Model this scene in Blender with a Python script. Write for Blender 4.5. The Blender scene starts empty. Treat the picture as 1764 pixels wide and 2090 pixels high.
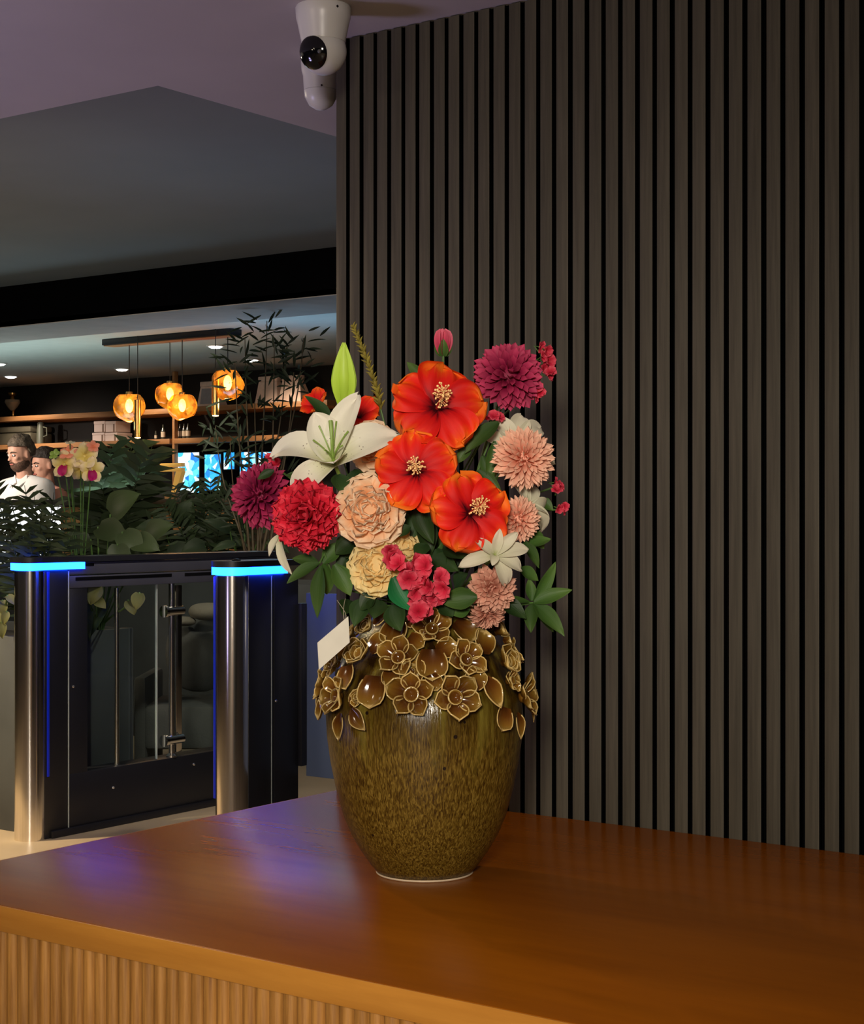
import bpy, bmesh, math, random
from mathutils import Vector, Matrix, noise

random.seed(7)
C = bpy.context.scene.collection
SC = bpy.context.scene
PI = math.pi

# ------------------------------------------------------------------ camera
CAM_H = 1.30
YAW = math.radians(36.0)
FPX, CX, CY = 3450.0, 882.0, 1050.0          # focal length and horizon for the 1764 x 2090 frame
RIGHT = Vector((math.cos(YAW), math.sin(YAW), 0))
FWD = Vector((-math.sin(YAW), math.cos(YAW), 0))
UP = Vector((0, 0, 1))
CAMP = Vector((0, 0, CAM_H))
cam_d = bpy.data.cameras.new('camera')
cam = bpy.data.objects.new('camera', cam_d)
C.objects.link(cam)
cam.location = CAMP
cam.rotation_euler = (PI / 2, 0, YAW)
cam_d.sensor_fit = 'HORIZONTAL'
cam_d.sensor_width = 36.0
cam_d.lens = 36.0 * FPX / 1764.0
cam_d.shift_y = 5.0 / 1764.0
cam_d.clip_start = 0.02
SC.camera = cam

# ------------------------------------------------------------------ world, exposure
SC.view_settings.view_transform = 'Standard'
SC.view_settings.look = 'None'
SC.view_settings.gamma = 1.0
SC.view_settings.use_curve_mapping = False
SC.view_settings.exposure = 0.0
w = bpy.data.worlds.new('night_interior')
SC.world = w
w.use_nodes = True
w.node_tree.nodes['Background'].inputs[0].default_value = (0.75, 0.7, 0.8, 1)
w.node_tree.nodes['Background'].inputs[1].default_value = 0.012


def cam_pt(r, d, z):
    return RIGHT * r + FWD * d + Vector((0, 0, z))


def lamp(kind, name, loc, target, energy, color, size=0.1, angle=60, blend=0.5, size_y=None):
    ld = bpy.data.lights.new(name, kind)
    ld.energy = energy
    ld.color = color
    if kind == 'AREA':
        ld.size = size
        if size_y:
            ld.shape = 'RECTANGLE'
            ld.size_y = size_y
    else:
        ld.shadow_soft_size = size
    if kind == 'SPOT':
        ld.spot_size = math.radians(angle)
        ld.spot_blend = blend
    o = bpy.data.objects.new(name, ld)
    C.objects.link(o)
    o.location = loc
    if target is not None:
        o.rotation_euler = (Vector(target) - Vector(loc)).to_track_quat('-Z', 'Y').to_euler()
    return o


# lobby lamps behind and beside the camera
lamp('AREA', 'lobby_panel_light', cam_pt(-0.25, -2.0, 1.92), cam_pt(0.0, 2.7, 1.0), 66, (1.0, 0.90, 0.76), 0.6)
lamp('SPOT', 'lobby_spot', cam_pt(-0.40, -1.9, 2.0), cam_pt(0.0, 2.7, 1.10), 470, (1.0, 0.90, 0.75), 0.25, 27, 1.0)
lamp('SPOT', 'side_downlight', (-3.6, 2.75, 2.27), (-1.35, 2.15, 0.72), 34, (1.0, 0.72, 0.40), 0.03, 50, 0.5)
lamp('SPOT', 'bouquet_downlight', cam_pt(-0.35, 1.75, 2.27), cam_pt(0.0, 2.62, 1.25), 4, (1.0, 0.84, 0.62), 0.04, 30, 1.0)
# lamps over the entrance lane, some of them added fills with no fixture
lamp('SPOT', 'lane_fill_spot', (-3.5, 4.9, 2.36), (-5.5, 5.6, 0.6), 110, (1.0, 0.90, 0.74), 0.05, 62, 0.9)  # unseen spot added to light the planter side behind the glass
lamp('SPOT', 'turnstile_spot', (-3.9, 2.3, 2.28), (-4.9, 4.7, 0.6), 60, (1.0, 0.82, 0.58), 0.10, 42, 0.9)
lamp('AREA', 'entrance_tube_fill', (-6.2, 2.6, 2.28), (-5.4, 4.2, 0.0), 14, (1.0, 0.80, 0.52), 0.4)  # this and the next three are added, unseen, to streak the steel tubes
lamp('AREA', 'entrance_tube_fill', (-7.3, 3.2, 2.20), (-5.2, 4.4, 0.7), 18, (1.0, 0.84, 0.60), 0.25)
lamp('AREA', 'entrance_tube_fill', (-4.7, 2.7, 2.28), (-4.9, 4.5, 0.6), 15, (1.0, 0.86, 0.66), 0.25)
lamp('AREA', 'reception_tube_fill', (-2.4, 0.2, 2.28), (-4.6, 4.4, 0.6), 8, (1.0, 0.84, 0.62), 0.35)
lamp('SPOT', 'entrance_floor_spot', (-6.0, 3.4, 2.28), (-5.75, 4.3, 0.0), 340, (1.0, 0.78, 0.48), 0.05, 60, 0.8)
# violet ceiling up-light, then added area fills in place of bounced light
lamp('SPOT', 'violet_uplight', (-3.7, 1.0, 0.7), (-3.2, 2.3, 2.3), 66, (0.62, 0.54, 1.0), 0.25, 120, 1.0)
lamp('AREA', 'recess_cool_fill', (-7.0, 5.0, 1.6), (-7.0, 5.5, 2.5), 1.3, (0.74, 0.95, 1.0), 2.2, size_y=0.4)
lamp('AREA', 'recess_blue_fill', (-4.3, 4.2, 1.5), (-4.0, 4.7, 2.5), 1.5, (0.35, 0.62, 1.0), 0.6, size_y=0.3)
# bar lamps
lamp('AREA', 'bar_ceiling_wash', (-8.9, 7.25, 1.50), (-8.9, 7.0, 2.4), 20, (0.72, 0.95, 0.92), 3.0, size_y=0.5)
lamp('AREA', 'bar_blue_wash', (-6.2, 7.25, 1.6), (-6.0, 6.9, 2.4), 6, (0.40, 0.70, 1.0), 0.8, size_y=0.4)
lamp('SPOT', 'bar_spot', (-10.3, 6.9, 2.15), (-10.4, 8.6, 1.55), 200, (1.0, 0.86, 0.74), 0.05, 50, 0.8)
for sx in (-10.7, -9.3, -7.9):
    lamp('SPOT', 'shelf_spot', (sx, 8.62, 2.34), (sx, 9.35, 1.55), 36, (1.0, 0.78, 0.55), 0.04, 84, 0.8)
lamp('SPOT', 'foliage_spot', (-5.6, 5.2, 2.30), (-6.5, 7.2, 1.0), 60, (1.0, 0.92, 0.75), 0.06, 58, 0.9)


# ------------------------------------------------------------------ pixel -> place helpers
def at(px, py, d):
    return CAMP + RIGHT * ((px - CX) / FPX * d) + FWD * d + UP * ((CY - py) / FPX * d)


def ray(px, py):
    return RIGHT * ((px - CX) / FPX) + FWD + UP * ((CY - py) / FPX)


def atY(px, py, Y):
    r = ray(px, py)
    return CAMP + r * (Y / r.y)


def atZ(px, py, z):
    r = ray(px, py)
    return CAMP + r * ((z - CAM_H) / r.z)


# ------------------------------------------------------------------ materials
def nt(name):
    m = bpy.data.materials.new(name)
    m.use_nodes = True
    t = m.node_tree
    return m, t, t.nodes['Principled BSDF']


def rgba(c):
    return (c[0], c[1], c[2], 1.0)


def mat(name, col, rough=0.5, metal=0.0, spec=0.5, emit=None, es=1.0, coat=0.0, var=0.0, bump=0.0, bscale=40.0, noise_amt=0.0, nscale=8.0, stretch=(1, 1, 1)):
    m, t, b = nt(name)
    N, L = t.nodes, t.links
    b.inputs['Base Color'].default_value = rgba(col)
    b.inputs['Roughness'].default_value = rough
    b.inputs['Metallic'].default_value = metal
    b.inputs['Specular IOR Level'].default_value = spec
    b.inputs['Coat Weight'].default_value = coat
    b.inputs['Coat Roughness'].default_value = 0.08
    if emit:
        b.inputs['Emission Color'].default_value = rgba(emit)
        b.inputs['Emission Strength'].default_value = es
    tc = N.new('ShaderNodeTexCoord')
    mp = N.new('ShaderNodeMapping')
    mp.inputs['Scale'].default_value = stretch
    L.new(tc.outputs['Object'], mp.inputs['Vector'])
    last = None
    if noise_amt > 0:
        nz = N.new('ShaderNodeTexNoise')
        nz.inputs['Scale'].default_value = nscale
        nz.inputs['Detail'].default_value = 5
        L.new(mp.outputs[0], nz.inputs['Vector'])
        mr = N.new('ShaderNodeMapRange')
        mr.inputs['From Min'].default_value = 0.3
        mr.inputs['From Max'].default_value = 0.7
        mr.inputs['To Min'].default_value = 1 - noise_amt
        mr.inputs['To Max'].default_value = 1 + noise_amt
        L.new(nz.outputs['Fac'], mr.inputs['Value'])
        last = mr.outputs[0]
    if var > 0:
        oi = N.new('ShaderNodeObjectInfo')
        mr2 = N.new('ShaderNodeMapRange')
        mr2.inputs['To Min'].default_value = 1 - var
        mr2.inputs['To Max'].default_value = 1 + var
        L.new(oi.outputs['Random'], mr2.inputs['Value'])
        if last:
            mm = N.new('ShaderNodeMath')
            mm.operation = 'MULTIPLY'
            L.new(last, mm.inputs[0])
            L.new(mr2.outputs[0], mm.inputs[1])
            last = mm.outputs[0]
        else:
            last = mr2.outputs[0]
    if last:
        hs = N.new('ShaderNodeHueSaturation')
        hs.inputs['Color'].default_value = rgba(col)
        L.new(last, hs.inputs['Value'])
        L.new(hs.outputs[0], b.inputs['Base Color'])
    if bump > 0:
        nb = N.new('ShaderNodeTexNoise')
        nb.inputs['Scale'].default_value = bscale
        nb.inputs['Detail'].default_value = 4
        L.new(mp.outputs[0], nb.inputs['Vector'])
        bp = N.new('ShaderNodeBump')
        bp.inputs['Strength'].default_value = bump
        bp.inputs['Distance'].default_value = 0.01
        L.new(nb.outputs['Fac'], bp.inputs['Height'])
        L.new(bp.outputs[0], b.inputs['Normal'])
    return m


def ramp(t, stops):
    r = t.nodes.new('ShaderNodeValToRGB')
    e = r.color_ramp.elements
    while len(e) > 1:
        e.remove(e[-1])
    e[0].position = stops[0][0]
    e[0].color = rgba(stops[0][1])
    for p, c in stops[1:]:
        x = e.new(p)
        x.color = rgba(c)
    return r


def petalmat(name, stops, streak=0.12, rough=0.55, var=0.12, trans=0.18, spots=False, coat=0.0, vein=30.0):
    """colour runs from the base of the petal (0) to its rim (1), with fine streaks along its length"""
    m, t, b = nt(name)
    N, L = t.nodes, t.links
    uv = N.new('ShaderNodeTexCoord')
    sep = N.new('ShaderNodeSeparateXYZ')
    L.new(uv.outputs['UV'], sep.inputs[0])
    mp = N.new('ShaderNodeMapping')
    mp.inputs['Scale'].default_value = (1.5, vein, 1)
    L.new(uv.outputs['UV'], mp.inputs['Vector'])
    oi = N.new('ShaderNodeObjectInfo')
    nz = N.new('ShaderNodeTexNoise')
    nz.noise_dimensions = '4D'
    nz.inputs['Scale'].default_value = 1.0
    nz.inputs['Detail'].default_value = 3
    L.new(mp.outputs[0], nz.inputs['Vector'])
    mw = N.new('ShaderNodeMath')
    mw.operation = 'MULTIPLY'
    mw.inputs[1].default_value = 37.0
    L.new(oi.outputs['Random'], mw.inputs[0])
    L.new(mw.outputs[0], nz.inputs['W'])
    md = N.new('ShaderNodeMath')
    md.operation = 'MULTIPLY_ADD'
    md.inputs[1].default_value = streak * 2
    md.inputs[2].default_value = -streak
    L.new(nz.outputs['Fac'], md.inputs[0])
    ad = N.new('ShaderNodeMath')
    ad.operation = 'ADD'
    L.new(md.outputs[0], ad.inputs[0])
    L.new(sep.outputs['X'], ad.inputs[1])
    r = ramp(t, stops)
    L.new(ad.outputs[0], r.inputs['Fac'])
    hs = N.new('ShaderNodeHueSaturation')
    mr = N.new('ShaderNodeMapRange')
    mr.inputs['To Min'].default_value = 1 - var
    mr.inputs['To Max'].default_value = 1 + var
    L.new(oi.outputs['Random'], mr.inputs['Value'])
    L.new(mr.outputs[0], hs.inputs['Value'])
    L.new(r.outputs[0], hs.inputs['Color'])
    col = hs.outputs[0]
    if spots:
        vo = N.new('ShaderNodeTexVoronoi')
        vo.inputs['Scale'].default_value = 9.0
        mp2 = N.new('ShaderNodeMapping')
        mp2.inputs['Scale'].default_value = (2.4, 1.0, 1)
        L.new(uv.outputs['UV'], mp2.inputs['Vector'])
        L.new(mp2.outputs[0], vo.inputs['Vector'])
        lt = N.new('ShaderNodeMath')
        lt.operation = 'LESS_THAN'
        lt.inputs[1].default_value = 0.16
        L.new(vo.outputs['Distance'], lt.inputs[0])
        rg = ramp(t, [(0.0, (0, 0, 0)), (0.22, (1, 1, 1)), (0.45, (1, 1, 1)), (0.5, (0, 0, 0))])
        L.new(sep.outputs['X'], rg.inputs['Fac'])
        mm = N.new('ShaderNodeMath')
        mm.operation = 'MULTIPLY'
        L.new(lt.outputs[0], mm.inputs[0])
        L.new(rg.outputs[0], mm.inputs[1])
        mx = N.new('ShaderNodeMixRGB')
        mx.inputs['Color2'].default_value = (0.06, 0.01, 0.02, 1)
        L.new(mm.outputs[0], mx.inputs['Fac'])
        L.new(col, mx.inputs['Color1'])
        col = mx.outputs[0]
    L.new(col, b.inputs['Base Color'])
    b.inputs['Roughness'].default_value = rough
    b.inputs['Specular IOR Level'].default_value = 0.25
    b.inputs['Coat Weight'].default_value = coat
    bp = N.new('ShaderNodeBump')
    bp.inputs['Strength'].default_value = 0.25
    bp.inputs['Distance'].default_value = 0.002
    L.new(nz.outputs['Fac'], bp.inputs['Height'])
    L.new(bp.outputs[0], b.inputs['Normal'])
    if trans > 0:
        tr = N.new('ShaderNodeBsdfTranslucent')
        L.new(col, tr.inputs['Color'])
        mxs = N.new('ShaderNodeMixShader')
        mxs.inputs[0].default_value = trans
        L.new(b.outputs[0], mxs.inputs[1])
        L.new(tr.outputs[0], mxs.inputs[2])
        L.new(mxs.outputs[0], N['Material Output'].inputs['Surface'])
    return m


def woodmat(name, dark, light, axis=0, scale=6.0, rough=0.35, bump=0.1, coat=0.0, stretch=14.0, var=0.0, ring=0.0, spec=0.5):
    m, t, b = nt(name)
    N, L = t.nodes, t.links
    tc = N.new('ShaderNodeTexCoord')
    mp = N.new('ShaderNodeMapping')
    s = [stretch, stretch, stretch]
    s[axis] = 1.0
    mp.inputs['Scale'].default_value = s
    L.new(tc.outputs['Object'], mp.inputs['Vector'])
    oi = N.new('ShaderNodeObjectInfo')
    nz = N.new('ShaderNodeTexNoise')
    nz.noise_dimensions = '4D'
    nz.inputs['Scale'].default_value = scale
    nz.inputs['Detail'].default_value = 7
    nz.inputs['Roughness'].default_value = 0.62
    nz.inputs['Distortion'].default_value = 0.12
    mw = N.new('ShaderNodeMath')
    mw.operation = 'MULTIPLY'
    mw.inputs[1].default_value = 53.0
    L.new(oi.outputs['Random'], mw.inputs[0])
    L.new(mw.outputs[0], nz.inputs['W'])
    L.new(mp.outputs[0], nz.inputs['Vector'])
    r = ramp(t, [(0.28, dark), (0.72, light)])
    L.new(nz.outputs['Fac'], r.inputs['Fac'])
    col = r.outputs[0]
    if var > 0:
        hs = N.new('ShaderNodeHueSaturation')
        mr = N.new('ShaderNodeMapRange')
        mr.inputs['To Min'].default_value = 1 - var
        mr.inputs['To Max'].default_value = 1 + var
        L.new(oi.outputs['Random'], mr.inputs['Value'])
        L.new(mr.outputs[0], hs.inputs['Value'])
        L.new(col, hs.inputs['Color'])
        col = hs.outputs[0]
    L.new(col, b.inputs['Base Color'])
    b.inputs['Roughness'].default_value = rough
    b.inputs['Specular IOR Level'].default_value = spec
    b.inputs['Coat Weight'].default_value = coat
    b.inputs['Coat Roughness'].default_value = 0.2
    bp = N.new('ShaderNodeBump')
    bp.inputs['Strength'].default_value = bump
    bp.inputs['Distance'].default_value = 0.004
    L.new(nz.outputs['Fac'], bp.inputs['Height'])
    L.new(bp.outputs[0], b.inputs['Normal'])
    return m


def glassmat(name, col, alpha=0.25, rough=0.03):
    """thin pane: clear with a weak tint and a true mirror sheen"""
    m, t, b = nt(name)
    N, L = t.nodes, t.links
    tr = N.new('ShaderNodeBsdfTransparent')
    tr.inputs['Color'].default_value = rgba(col)
    gl = N.new('ShaderNodeBsdfGlossy')
    gl.inputs['Roughness'].default_value = rough
    fr = N.new('ShaderNodeLayerWeight')
    fr.inputs['Blend'].default_value = 0.5
    pw = N.new('ShaderNodeMath')
    pw.operation = 'POWER'
    pw.inputs[1].default_value = 4.0
    L.new(fr.outputs['Facing'], pw.inputs[0])
    ad = N.new('ShaderNodeMath')
    ad.operation = 'MULTIPLY_ADD'
    ad.use_clamp = True
    ad.inputs[1].default_value = 0.6
    ad.inputs[2].default_value = 0.02 + alpha * 0.06
    L.new(pw.outputs[0], ad.inputs[0])
    mx = N.new('ShaderNodeMixShader')
    L.new(ad.outputs[0], mx.inputs[0])
    L.new(tr.outputs[0], mx.inputs[1])
    L.new(gl.outputs[0], mx.inputs[2])
    L.new(mx.outputs[0], N['Material Output'].inputs['Surface'])
    return m


M = {}
M['ceiling'] = mat('ceiling_paint', (0.50, 0.46, 0.45), 0.85, noise_amt=0.04, nscale=3)
M['recess'] = mat('recess_paint', (0.19, 0.205, 0.21), 0.9, noise_amt=0.05, nscale=2)
M['bar_ceiling'] = mat('bar_ceiling_paint', (0.42, 0.44, 0.42), 0.85, noise_amt=0.04)
M['soffit'] = mat('soffit_paint', (0.38, 0.35, 0.34), 0.8, noise_amt=0.06)
M['black_paint'] = mat('black_matt_paint', (0.0022, 0.0022, 0.0026), 0.9, spec=0.0, noise_amt=0.1)
M['dark_wall'] = mat('dark_bar_wall', (0.0045, 0.0035, 0.003), 0.8, noise_amt=0.2)
M['felt'] = mat('black_felt', (0.002, 0.002, 0.002), 1.0, spec=0.0, noise_amt=0.2, nscale=200)
M['slat'] = woodmat('charcoal_oak_slat', (0.046, 0.0395, 0.0285), (0.082, 0.070, 0.051), axis=2, scale=5, rough=0.6, bump=0.06, stretch=30, var=0.07, spec=0.25)
M['counter'] = woodmat('varnished_counter_wood', (0.255, 0.069, 0.002), (0.36, 0.104, 0.0035), axis=0, scale=1.6, rough=0.27, bump=0.16, stretch=7, spec=0.10)
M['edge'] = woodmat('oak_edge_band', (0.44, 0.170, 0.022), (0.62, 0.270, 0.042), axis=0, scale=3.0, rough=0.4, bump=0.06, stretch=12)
M['flute'] = woodmat('fluted_oak', (0.22, 0.085, 0.014), (0.56, 0.27, 0.062), axis=2, scale=7, rough=0.45, bump=0.2, stretch=22, var=0.12)
M['counter_body'] = mat('counter_carcass', (0.05, 0.02, 0.006), 0.8, noise_amt=0.1)
M['floor'] = mat('beige_stone_floor', (0.46, 0.36, 0.24), 0.35, noise_amt=0.10, nscale=3)
M['steel'] = mat('brushed_steel', (0.86, 0.80, 0.72), 0.17, 1.0, noise_amt=0.10, nscale=6, stretch=(60, 60, 0.3))
M['chrome'] = mat('polished_chrome', (0.85, 0.84, 0.82), 0.12, 1.0, noise_amt=0.02)
M['black_metal'] = mat('black_coated_metal', (0.008, 0.008, 0.012), 0.42, 0.0, spec=0.5, noise_amt=0.08)
M['grey_metal'] = mat('grey_coated_metal', (0.055, 0.055, 0.075), 0.38, 0.2, spec=0.5, noise_amt=0.06)
M['led'] = mat('blue_led', (0.1, 0.5, 1.0), 0.4, emit=(0.003, 0.052, 1.0), es=17.0, noise_amt=0.01)
M['led_reflection'] = mat('led_reflection_glow', (0.0, 0.02, 0.5), 0.4, emit=(0.010, 0.02, 0.9), es=0.07, noise_amt=0.01)  # faint emission that paints the LED band's reflection, not a second lamp
M['glass'] = glassmat('clear_glass', (0.86, 0.90, 0.90))
M['wing_glass'] = mat('frosted_blue_glass', (0.10, 0.13, 0.22), 0.22, 0.0, spec=0.6, noise_amt=0.12, nscale=2, stretch=(1, 1, 0.5))
M['glass_edge'] = mat('polished_glass_edge', (0.55, 0.6, 0.58), 0.2, noise_amt=0.05)
M['white_plastic'] = mat('white_plastic', (0.62, 0.60, 0.58), 0.32, noise_amt=0.03)
M['black_glass'] = mat('black_lens_glass', (0.004, 0.004, 0.005), 0.08, noise_amt=0.1)
M['grey_lens'] = mat('grey_lens_glass', (0.10, 0.10, 0.10), 0.2, noise_amt=0.1)
M['paper'] = mat('white_card', (0.70, 0.67, 0.58), 0.7, noise_amt=0.04, nscale=30)
M['string'] = mat('thin_string', (0.45, 0.4, 0.3), 0.8, noise_amt=0.1)
M['stem'] = mat('green_stem', (0.06, 0.13, 0.025), 0.55, noise_amt=0.2, nscale=60)
M['light_stem'] = mat('light_green_stem', (0.22, 0.34, 0.06), 0.5, noise_amt=0.15, nscale=60)
M['shelf'] = woodmat('bar_shelf_wood', (0.28, 0.12, 0.04), (0.44, 0.22, 0.09), axis=0, scale=3, rough=0.5, bump=0.05)
M['planter'] = mat('dark_planter', (0.055, 0.060, 0.062), 0.6, noise_amt=0.2, nscale=4)
M['soil'] = mat('dark_soil', (0.015, 0.011, 0.008), 0.95, bump=0.6, noise_amt=0.4, nscale=40)


# ------------------------------------------------------------------ mesh builder
MW = {}


class MB:
    def __init__(self):
        self.v, self.f, self.uv = [], [], []

    def add(self, verts, faces, uvs=None):
        o = len(self.v)
        self.v += [Vector(p) for p in verts]
        self.f += [tuple(i + o for i in f) for f in faces]
        self.uv += uvs if uvs else [(0.5, 0.5)] * len(verts)
        return self

    def box(self, lo, hi, bev=0.0, mtx=None):
        bm = bmesh.new()
        bmesh.ops.create_cube(bm, size=1.0)
        lo, hi = Vector(lo), Vector(hi)
        for v in bm.verts:
            v.co = Vector([(lo[i] + hi[i]) / 2 + v.co[i] * (hi[i] - lo[i]) for i in range(3)])
        if bev > 0:
            bmesh.ops.bevel(bm, geom=list(bm.edges), offset=bev, segments=2, affect='EDGES', profile=0.5)
        vs = [(mtx @ v.co) if mtx else v.co.copy() for v in bm.verts]
        bm.verts.index_update()
        fs = [[v.index for v in f.verts] for f in bm.faces]
        bm.free()
        return self.add(vs, fs)

    def tube(self, pts, rad, n=8, caps=True, flat=1.0):
        pts = [Vector(p) for p in pts]
        if not isinstance(rad, (list, tuple)):
            rad = [rad] * len(pts)
        vs, fs, uvs = [], [], []
        ref = None
        for i, p in enumerate(pts):
            d = (pts[min(i + 1, len(pts) - 1)] - pts[max(i - 1, 0)])
            d = d.normalized() if d.length > 1e-9 else Vector((0, 0, 1))
            if ref is None:
                ref = d.orthogonal().normalized()
            ref = (ref - d * ref.dot(d))
            ref = ref.normalized() if ref.length > 1e-6 else d.orthogonal().normalized()
            b = d.cross(ref)
            for k in range(n):
                a = 2 * PI * k / n
                vs.append(p + (ref * math.cos(a) + b * math.sin(a) * flat) * rad[i])
                uvs.append((i / max(1, len(pts) - 1), k / n))
        for i in range(len(pts) - 1):
            for k in range(n):
                fs.append((i * n + k, i * n + (k + 1) % n, (i + 1) * n + (k + 1) % n, (i + 1) * n + k))
        if caps:
            fs.append(tuple(range(n - 1, -1, -1)))
            o = (len(pts) - 1) * n
            fs.append(tuple(o + k for k in range(n)))
        return self.add(vs, fs, uvs)

    def lathe(self, prof, n=32, c=(0, 0, 0), mtx=None):
        c = Vector(c)
        vs, fs, uvs = [], [], []
        for j, (r, z) in enumerate(prof):
            for k in range(n):
                a = 2 * PI * k / n
                p = Vector((r * math.cos(a), r * math.sin(a), z))
                p = (mtx @ p) if mtx else p + c
                vs.append(p)
                uvs.append((j / (len(prof) - 1), k / n))
        for j in range(len(prof) - 1):
            for k in range(n):
                fs.append((j * n + k, j * n + (k + 1) % n, (j + 1) * n + (k + 1) % n, (j + 1) * n + k))
        if prof[0][0] > 1e-6:
            fs.append(tuple(range(n - 1, -1, -1)))
        if prof[-1][0] > 1e-6:
            o = (len(prof) - 1) * n
            fs.append(tuple(o + k for k in range(n)))
        return self.add(vs, fs, uvs)

    def ball(self, c, r, nu=12, nv=8, mtx=None, fn=None):
        if not isinstance(r, (tuple, list)):
            r = (r, r, r)
        c = Vector(c)
        vs, fs = [], []
        for j in range(1, nv):
            th = PI * j / nv
            for k in range(nu):
                a = 2 * PI * k / nu
                vs.append(Vector((r[0] * math.sin(th) * math.cos(a), r[1] * math.sin(th) * math.sin(a), r[2] * math.cos(th))))
        vs.append(Vector((0, 0, r[2])))
        vs.append(Vector((0, 0, -r[2])))
        if fn:
            vs = [fn(p) for p in vs]
        vs = [(mtx @ p) if mtx else p + c for p in vs]
        t, b = len(vs) - 2, len(vs) - 1
        for k in range(nu):
            fs.append((t, k, (k + 1) % nu))
            o = (nv - 2) * nu
            fs.append((b, o + (k + 1) % nu, o + k))
        for j in range(nv - 2):
            for k in range(nu):
                fs.append((j * nu + k, (j + 1) * nu + k, (j + 1) * nu + (k + 1) % nu, j * nu + (k + 1) % nu))
        return self.add(vs, fs)

    def prism(self, poly, dirv):
        """extrude a closed polygon of 3-D points along dirv"""
        n = len(poly)
        d = Vector(dirv)
        vs = [Vector(p) for p in poly] + [Vector(p) + d for p in poly]
        fs = [tuple(range(n - 1, -1, -1)), tuple(range(n, 2 * n))]
        for i in range(n):
            fs.append((i, (i + 1) % n, n + (i + 1) % n, n + i))
        return self.add(vs, fs)

    def mesh(self, name, m, inv=None, smooth=True, angle=40):
        me = bpy.data.meshes.new(name)
        vs = [inv @ p for p in self.v] if inv else self.v
        me.from_pydata([tuple(p) for p in vs], [], self.f)
        if m:
            me.materials.append(m)
        l = me.uv_layers.new(name='UVMap')
        buf = [0.0] * (2 * len(me.loops))
        idx = [0] * len(me.loops)
        me.loops.foreach_get('vertex_index', idx)
        for i, vi in enumerate(idx):
            buf[2 * i], buf[2 * i + 1] = self.uv[vi]
        l.data.foreach_set('uv', buf)
        me.polygons.foreach_set('use_smooth', [smooth] * len(me.polygons))
        if smooth and angle:
            me.set_sharp_from_angle(angle=math.radians(angle))
        me.update()
        return me

    def build(self, name, m, parent=None, smooth=True, angle=40, local=False, origin=None):
        """world-space geometry -> one object under parent (or at origin)"""
        if parent is not None:
            base = Matrix.Identity(4) if local else MW[parent].inverted()
            me = self.mesh(name, m, base, smooth, angle)
            o = bpy.data.objects.new(name, me)
            o.parent = parent
            MW[o] = MW[parent].copy()
        else:
            T = Matrix.Translation(Vector(origin) if origin is not None else Vector((0, 0, 0)))
            me = self.mesh(name, m, T.inverted(), smooth, angle)
            o = bpy.data.objects.new(name, me)
            o.matrix_basis = T
            MW[o] = T
        C.objects.link(o)
        return o


def tag(o, label, cat, group=None, kind=None):
    if label:
        o['label'] = label
    if cat:
        o['category'] = cat
    if group:
        o['group'] = group
    if kind:
        o['kind'] = kind
    return o


def struct(o):
    o['kind'] = 'structure'
    return o


def thing(name, label, cat, loc=(0, 0, 0), group=None, m4=None):
    o = bpy.data.objects.new(name, None)
    o.empty_display_size = 0.02
    o.matrix_basis = m4 if m4 is not None else Matrix.Translation(Vector(loc))
    MW[o] = o.matrix_basis.copy()
    C.objects.link(o)
    return tag(o, label, cat, group)


def inst(name, me, parent, m4):
    o = bpy.data.objects.new(name, me)
    o.parent = parent
    o.matrix_basis = m4
    MW[o] = MW[parent] @ m4
    C.objects.link(o)
    return o


def bez(p0, p1, p2, p3, n=8):
    out = []
    for i in range(n + 1):
        t = i / n
        out.append(p0 * (1 - t) ** 3 + p1 * 3 * t * (1 - t) ** 2 + p2 * 3 * t * t * (1 - t) + p3 * t ** 3)
    return out


def RZ(a):
    return Matrix.Rotation(a, 4, 'Z')


def RX(a):
    return Matrix.Rotation(a, 4, 'X')


def RY(a):
    return Matrix.Rotation(a, 4, 'Y')


def SCL(x, y=None, z=None):
    y = x if y is None else y
    z = x if z is None else z
    return Matrix.Diagonal((x, y, z, 1))


def TR(*p):
    return Matrix.Translation(Vector(p if len(p) == 3 else p[0]))


def frame(loc, zdir, xhint=None):
    z = Vector(zdir).normalized()
    x = Vector(xhint) if xhint is not None else UP.cross(z)
    x = x - z * x.dot(z)
    if x.length < 1e-5:
        x = z.orthogonal()
    x.normalize()
    y = z.cross(x)
    m = Matrix((x, y, z)).transposed().to_4x4()
    m.translation = Vector(loc)
    return m


# ================================================================== SETTING
WALL_Y = 2.762
WALL_X0 = -2.257
CEIL = 2.30
CT = 0.72                                     # counter top height

o = struct(MB().box((-16, -4, -0.1), (3, 14, 0)).build('floor', M['floor'], smooth=False))

# slatted wall: black backing with one slat per strip
wr = MB()
wr.box((WALL_X0 + 0.002, WALL_Y + 0.013, 0), (1.2, WALL_Y + 0.16, CEIL))
wall = struct(wr.build('wall_right', M['felt'], smooth=False))
PITCH = 0.03626
sl = MB().box((-0.0134, 0, 0.0), (0.0134, 0.0135, CEIL - 0.002), 0.0012)
sl_me = sl.mesh('slat', M['slat'], None, True, 30)
sl_me.materials.append(M['felt'])             # veneered face, black core at the sides
for pl in sl_me.polygons:
    if abs(pl.normal.x) > 0.9 or pl.normal.y > 0.5:
        pl.material_index = 1
n0 = -32
for i in range(n0, 62):
    gx = -1.1005 + i * PITCH + PITCH / 2
    if gx - 0.0134 < WALL_X0 - 0.003:
        continue
    inst('slat', sl_me, wall, TR(gx, WALL_Y + random.uniform(-0.0006, 0.0006), 0))

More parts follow.
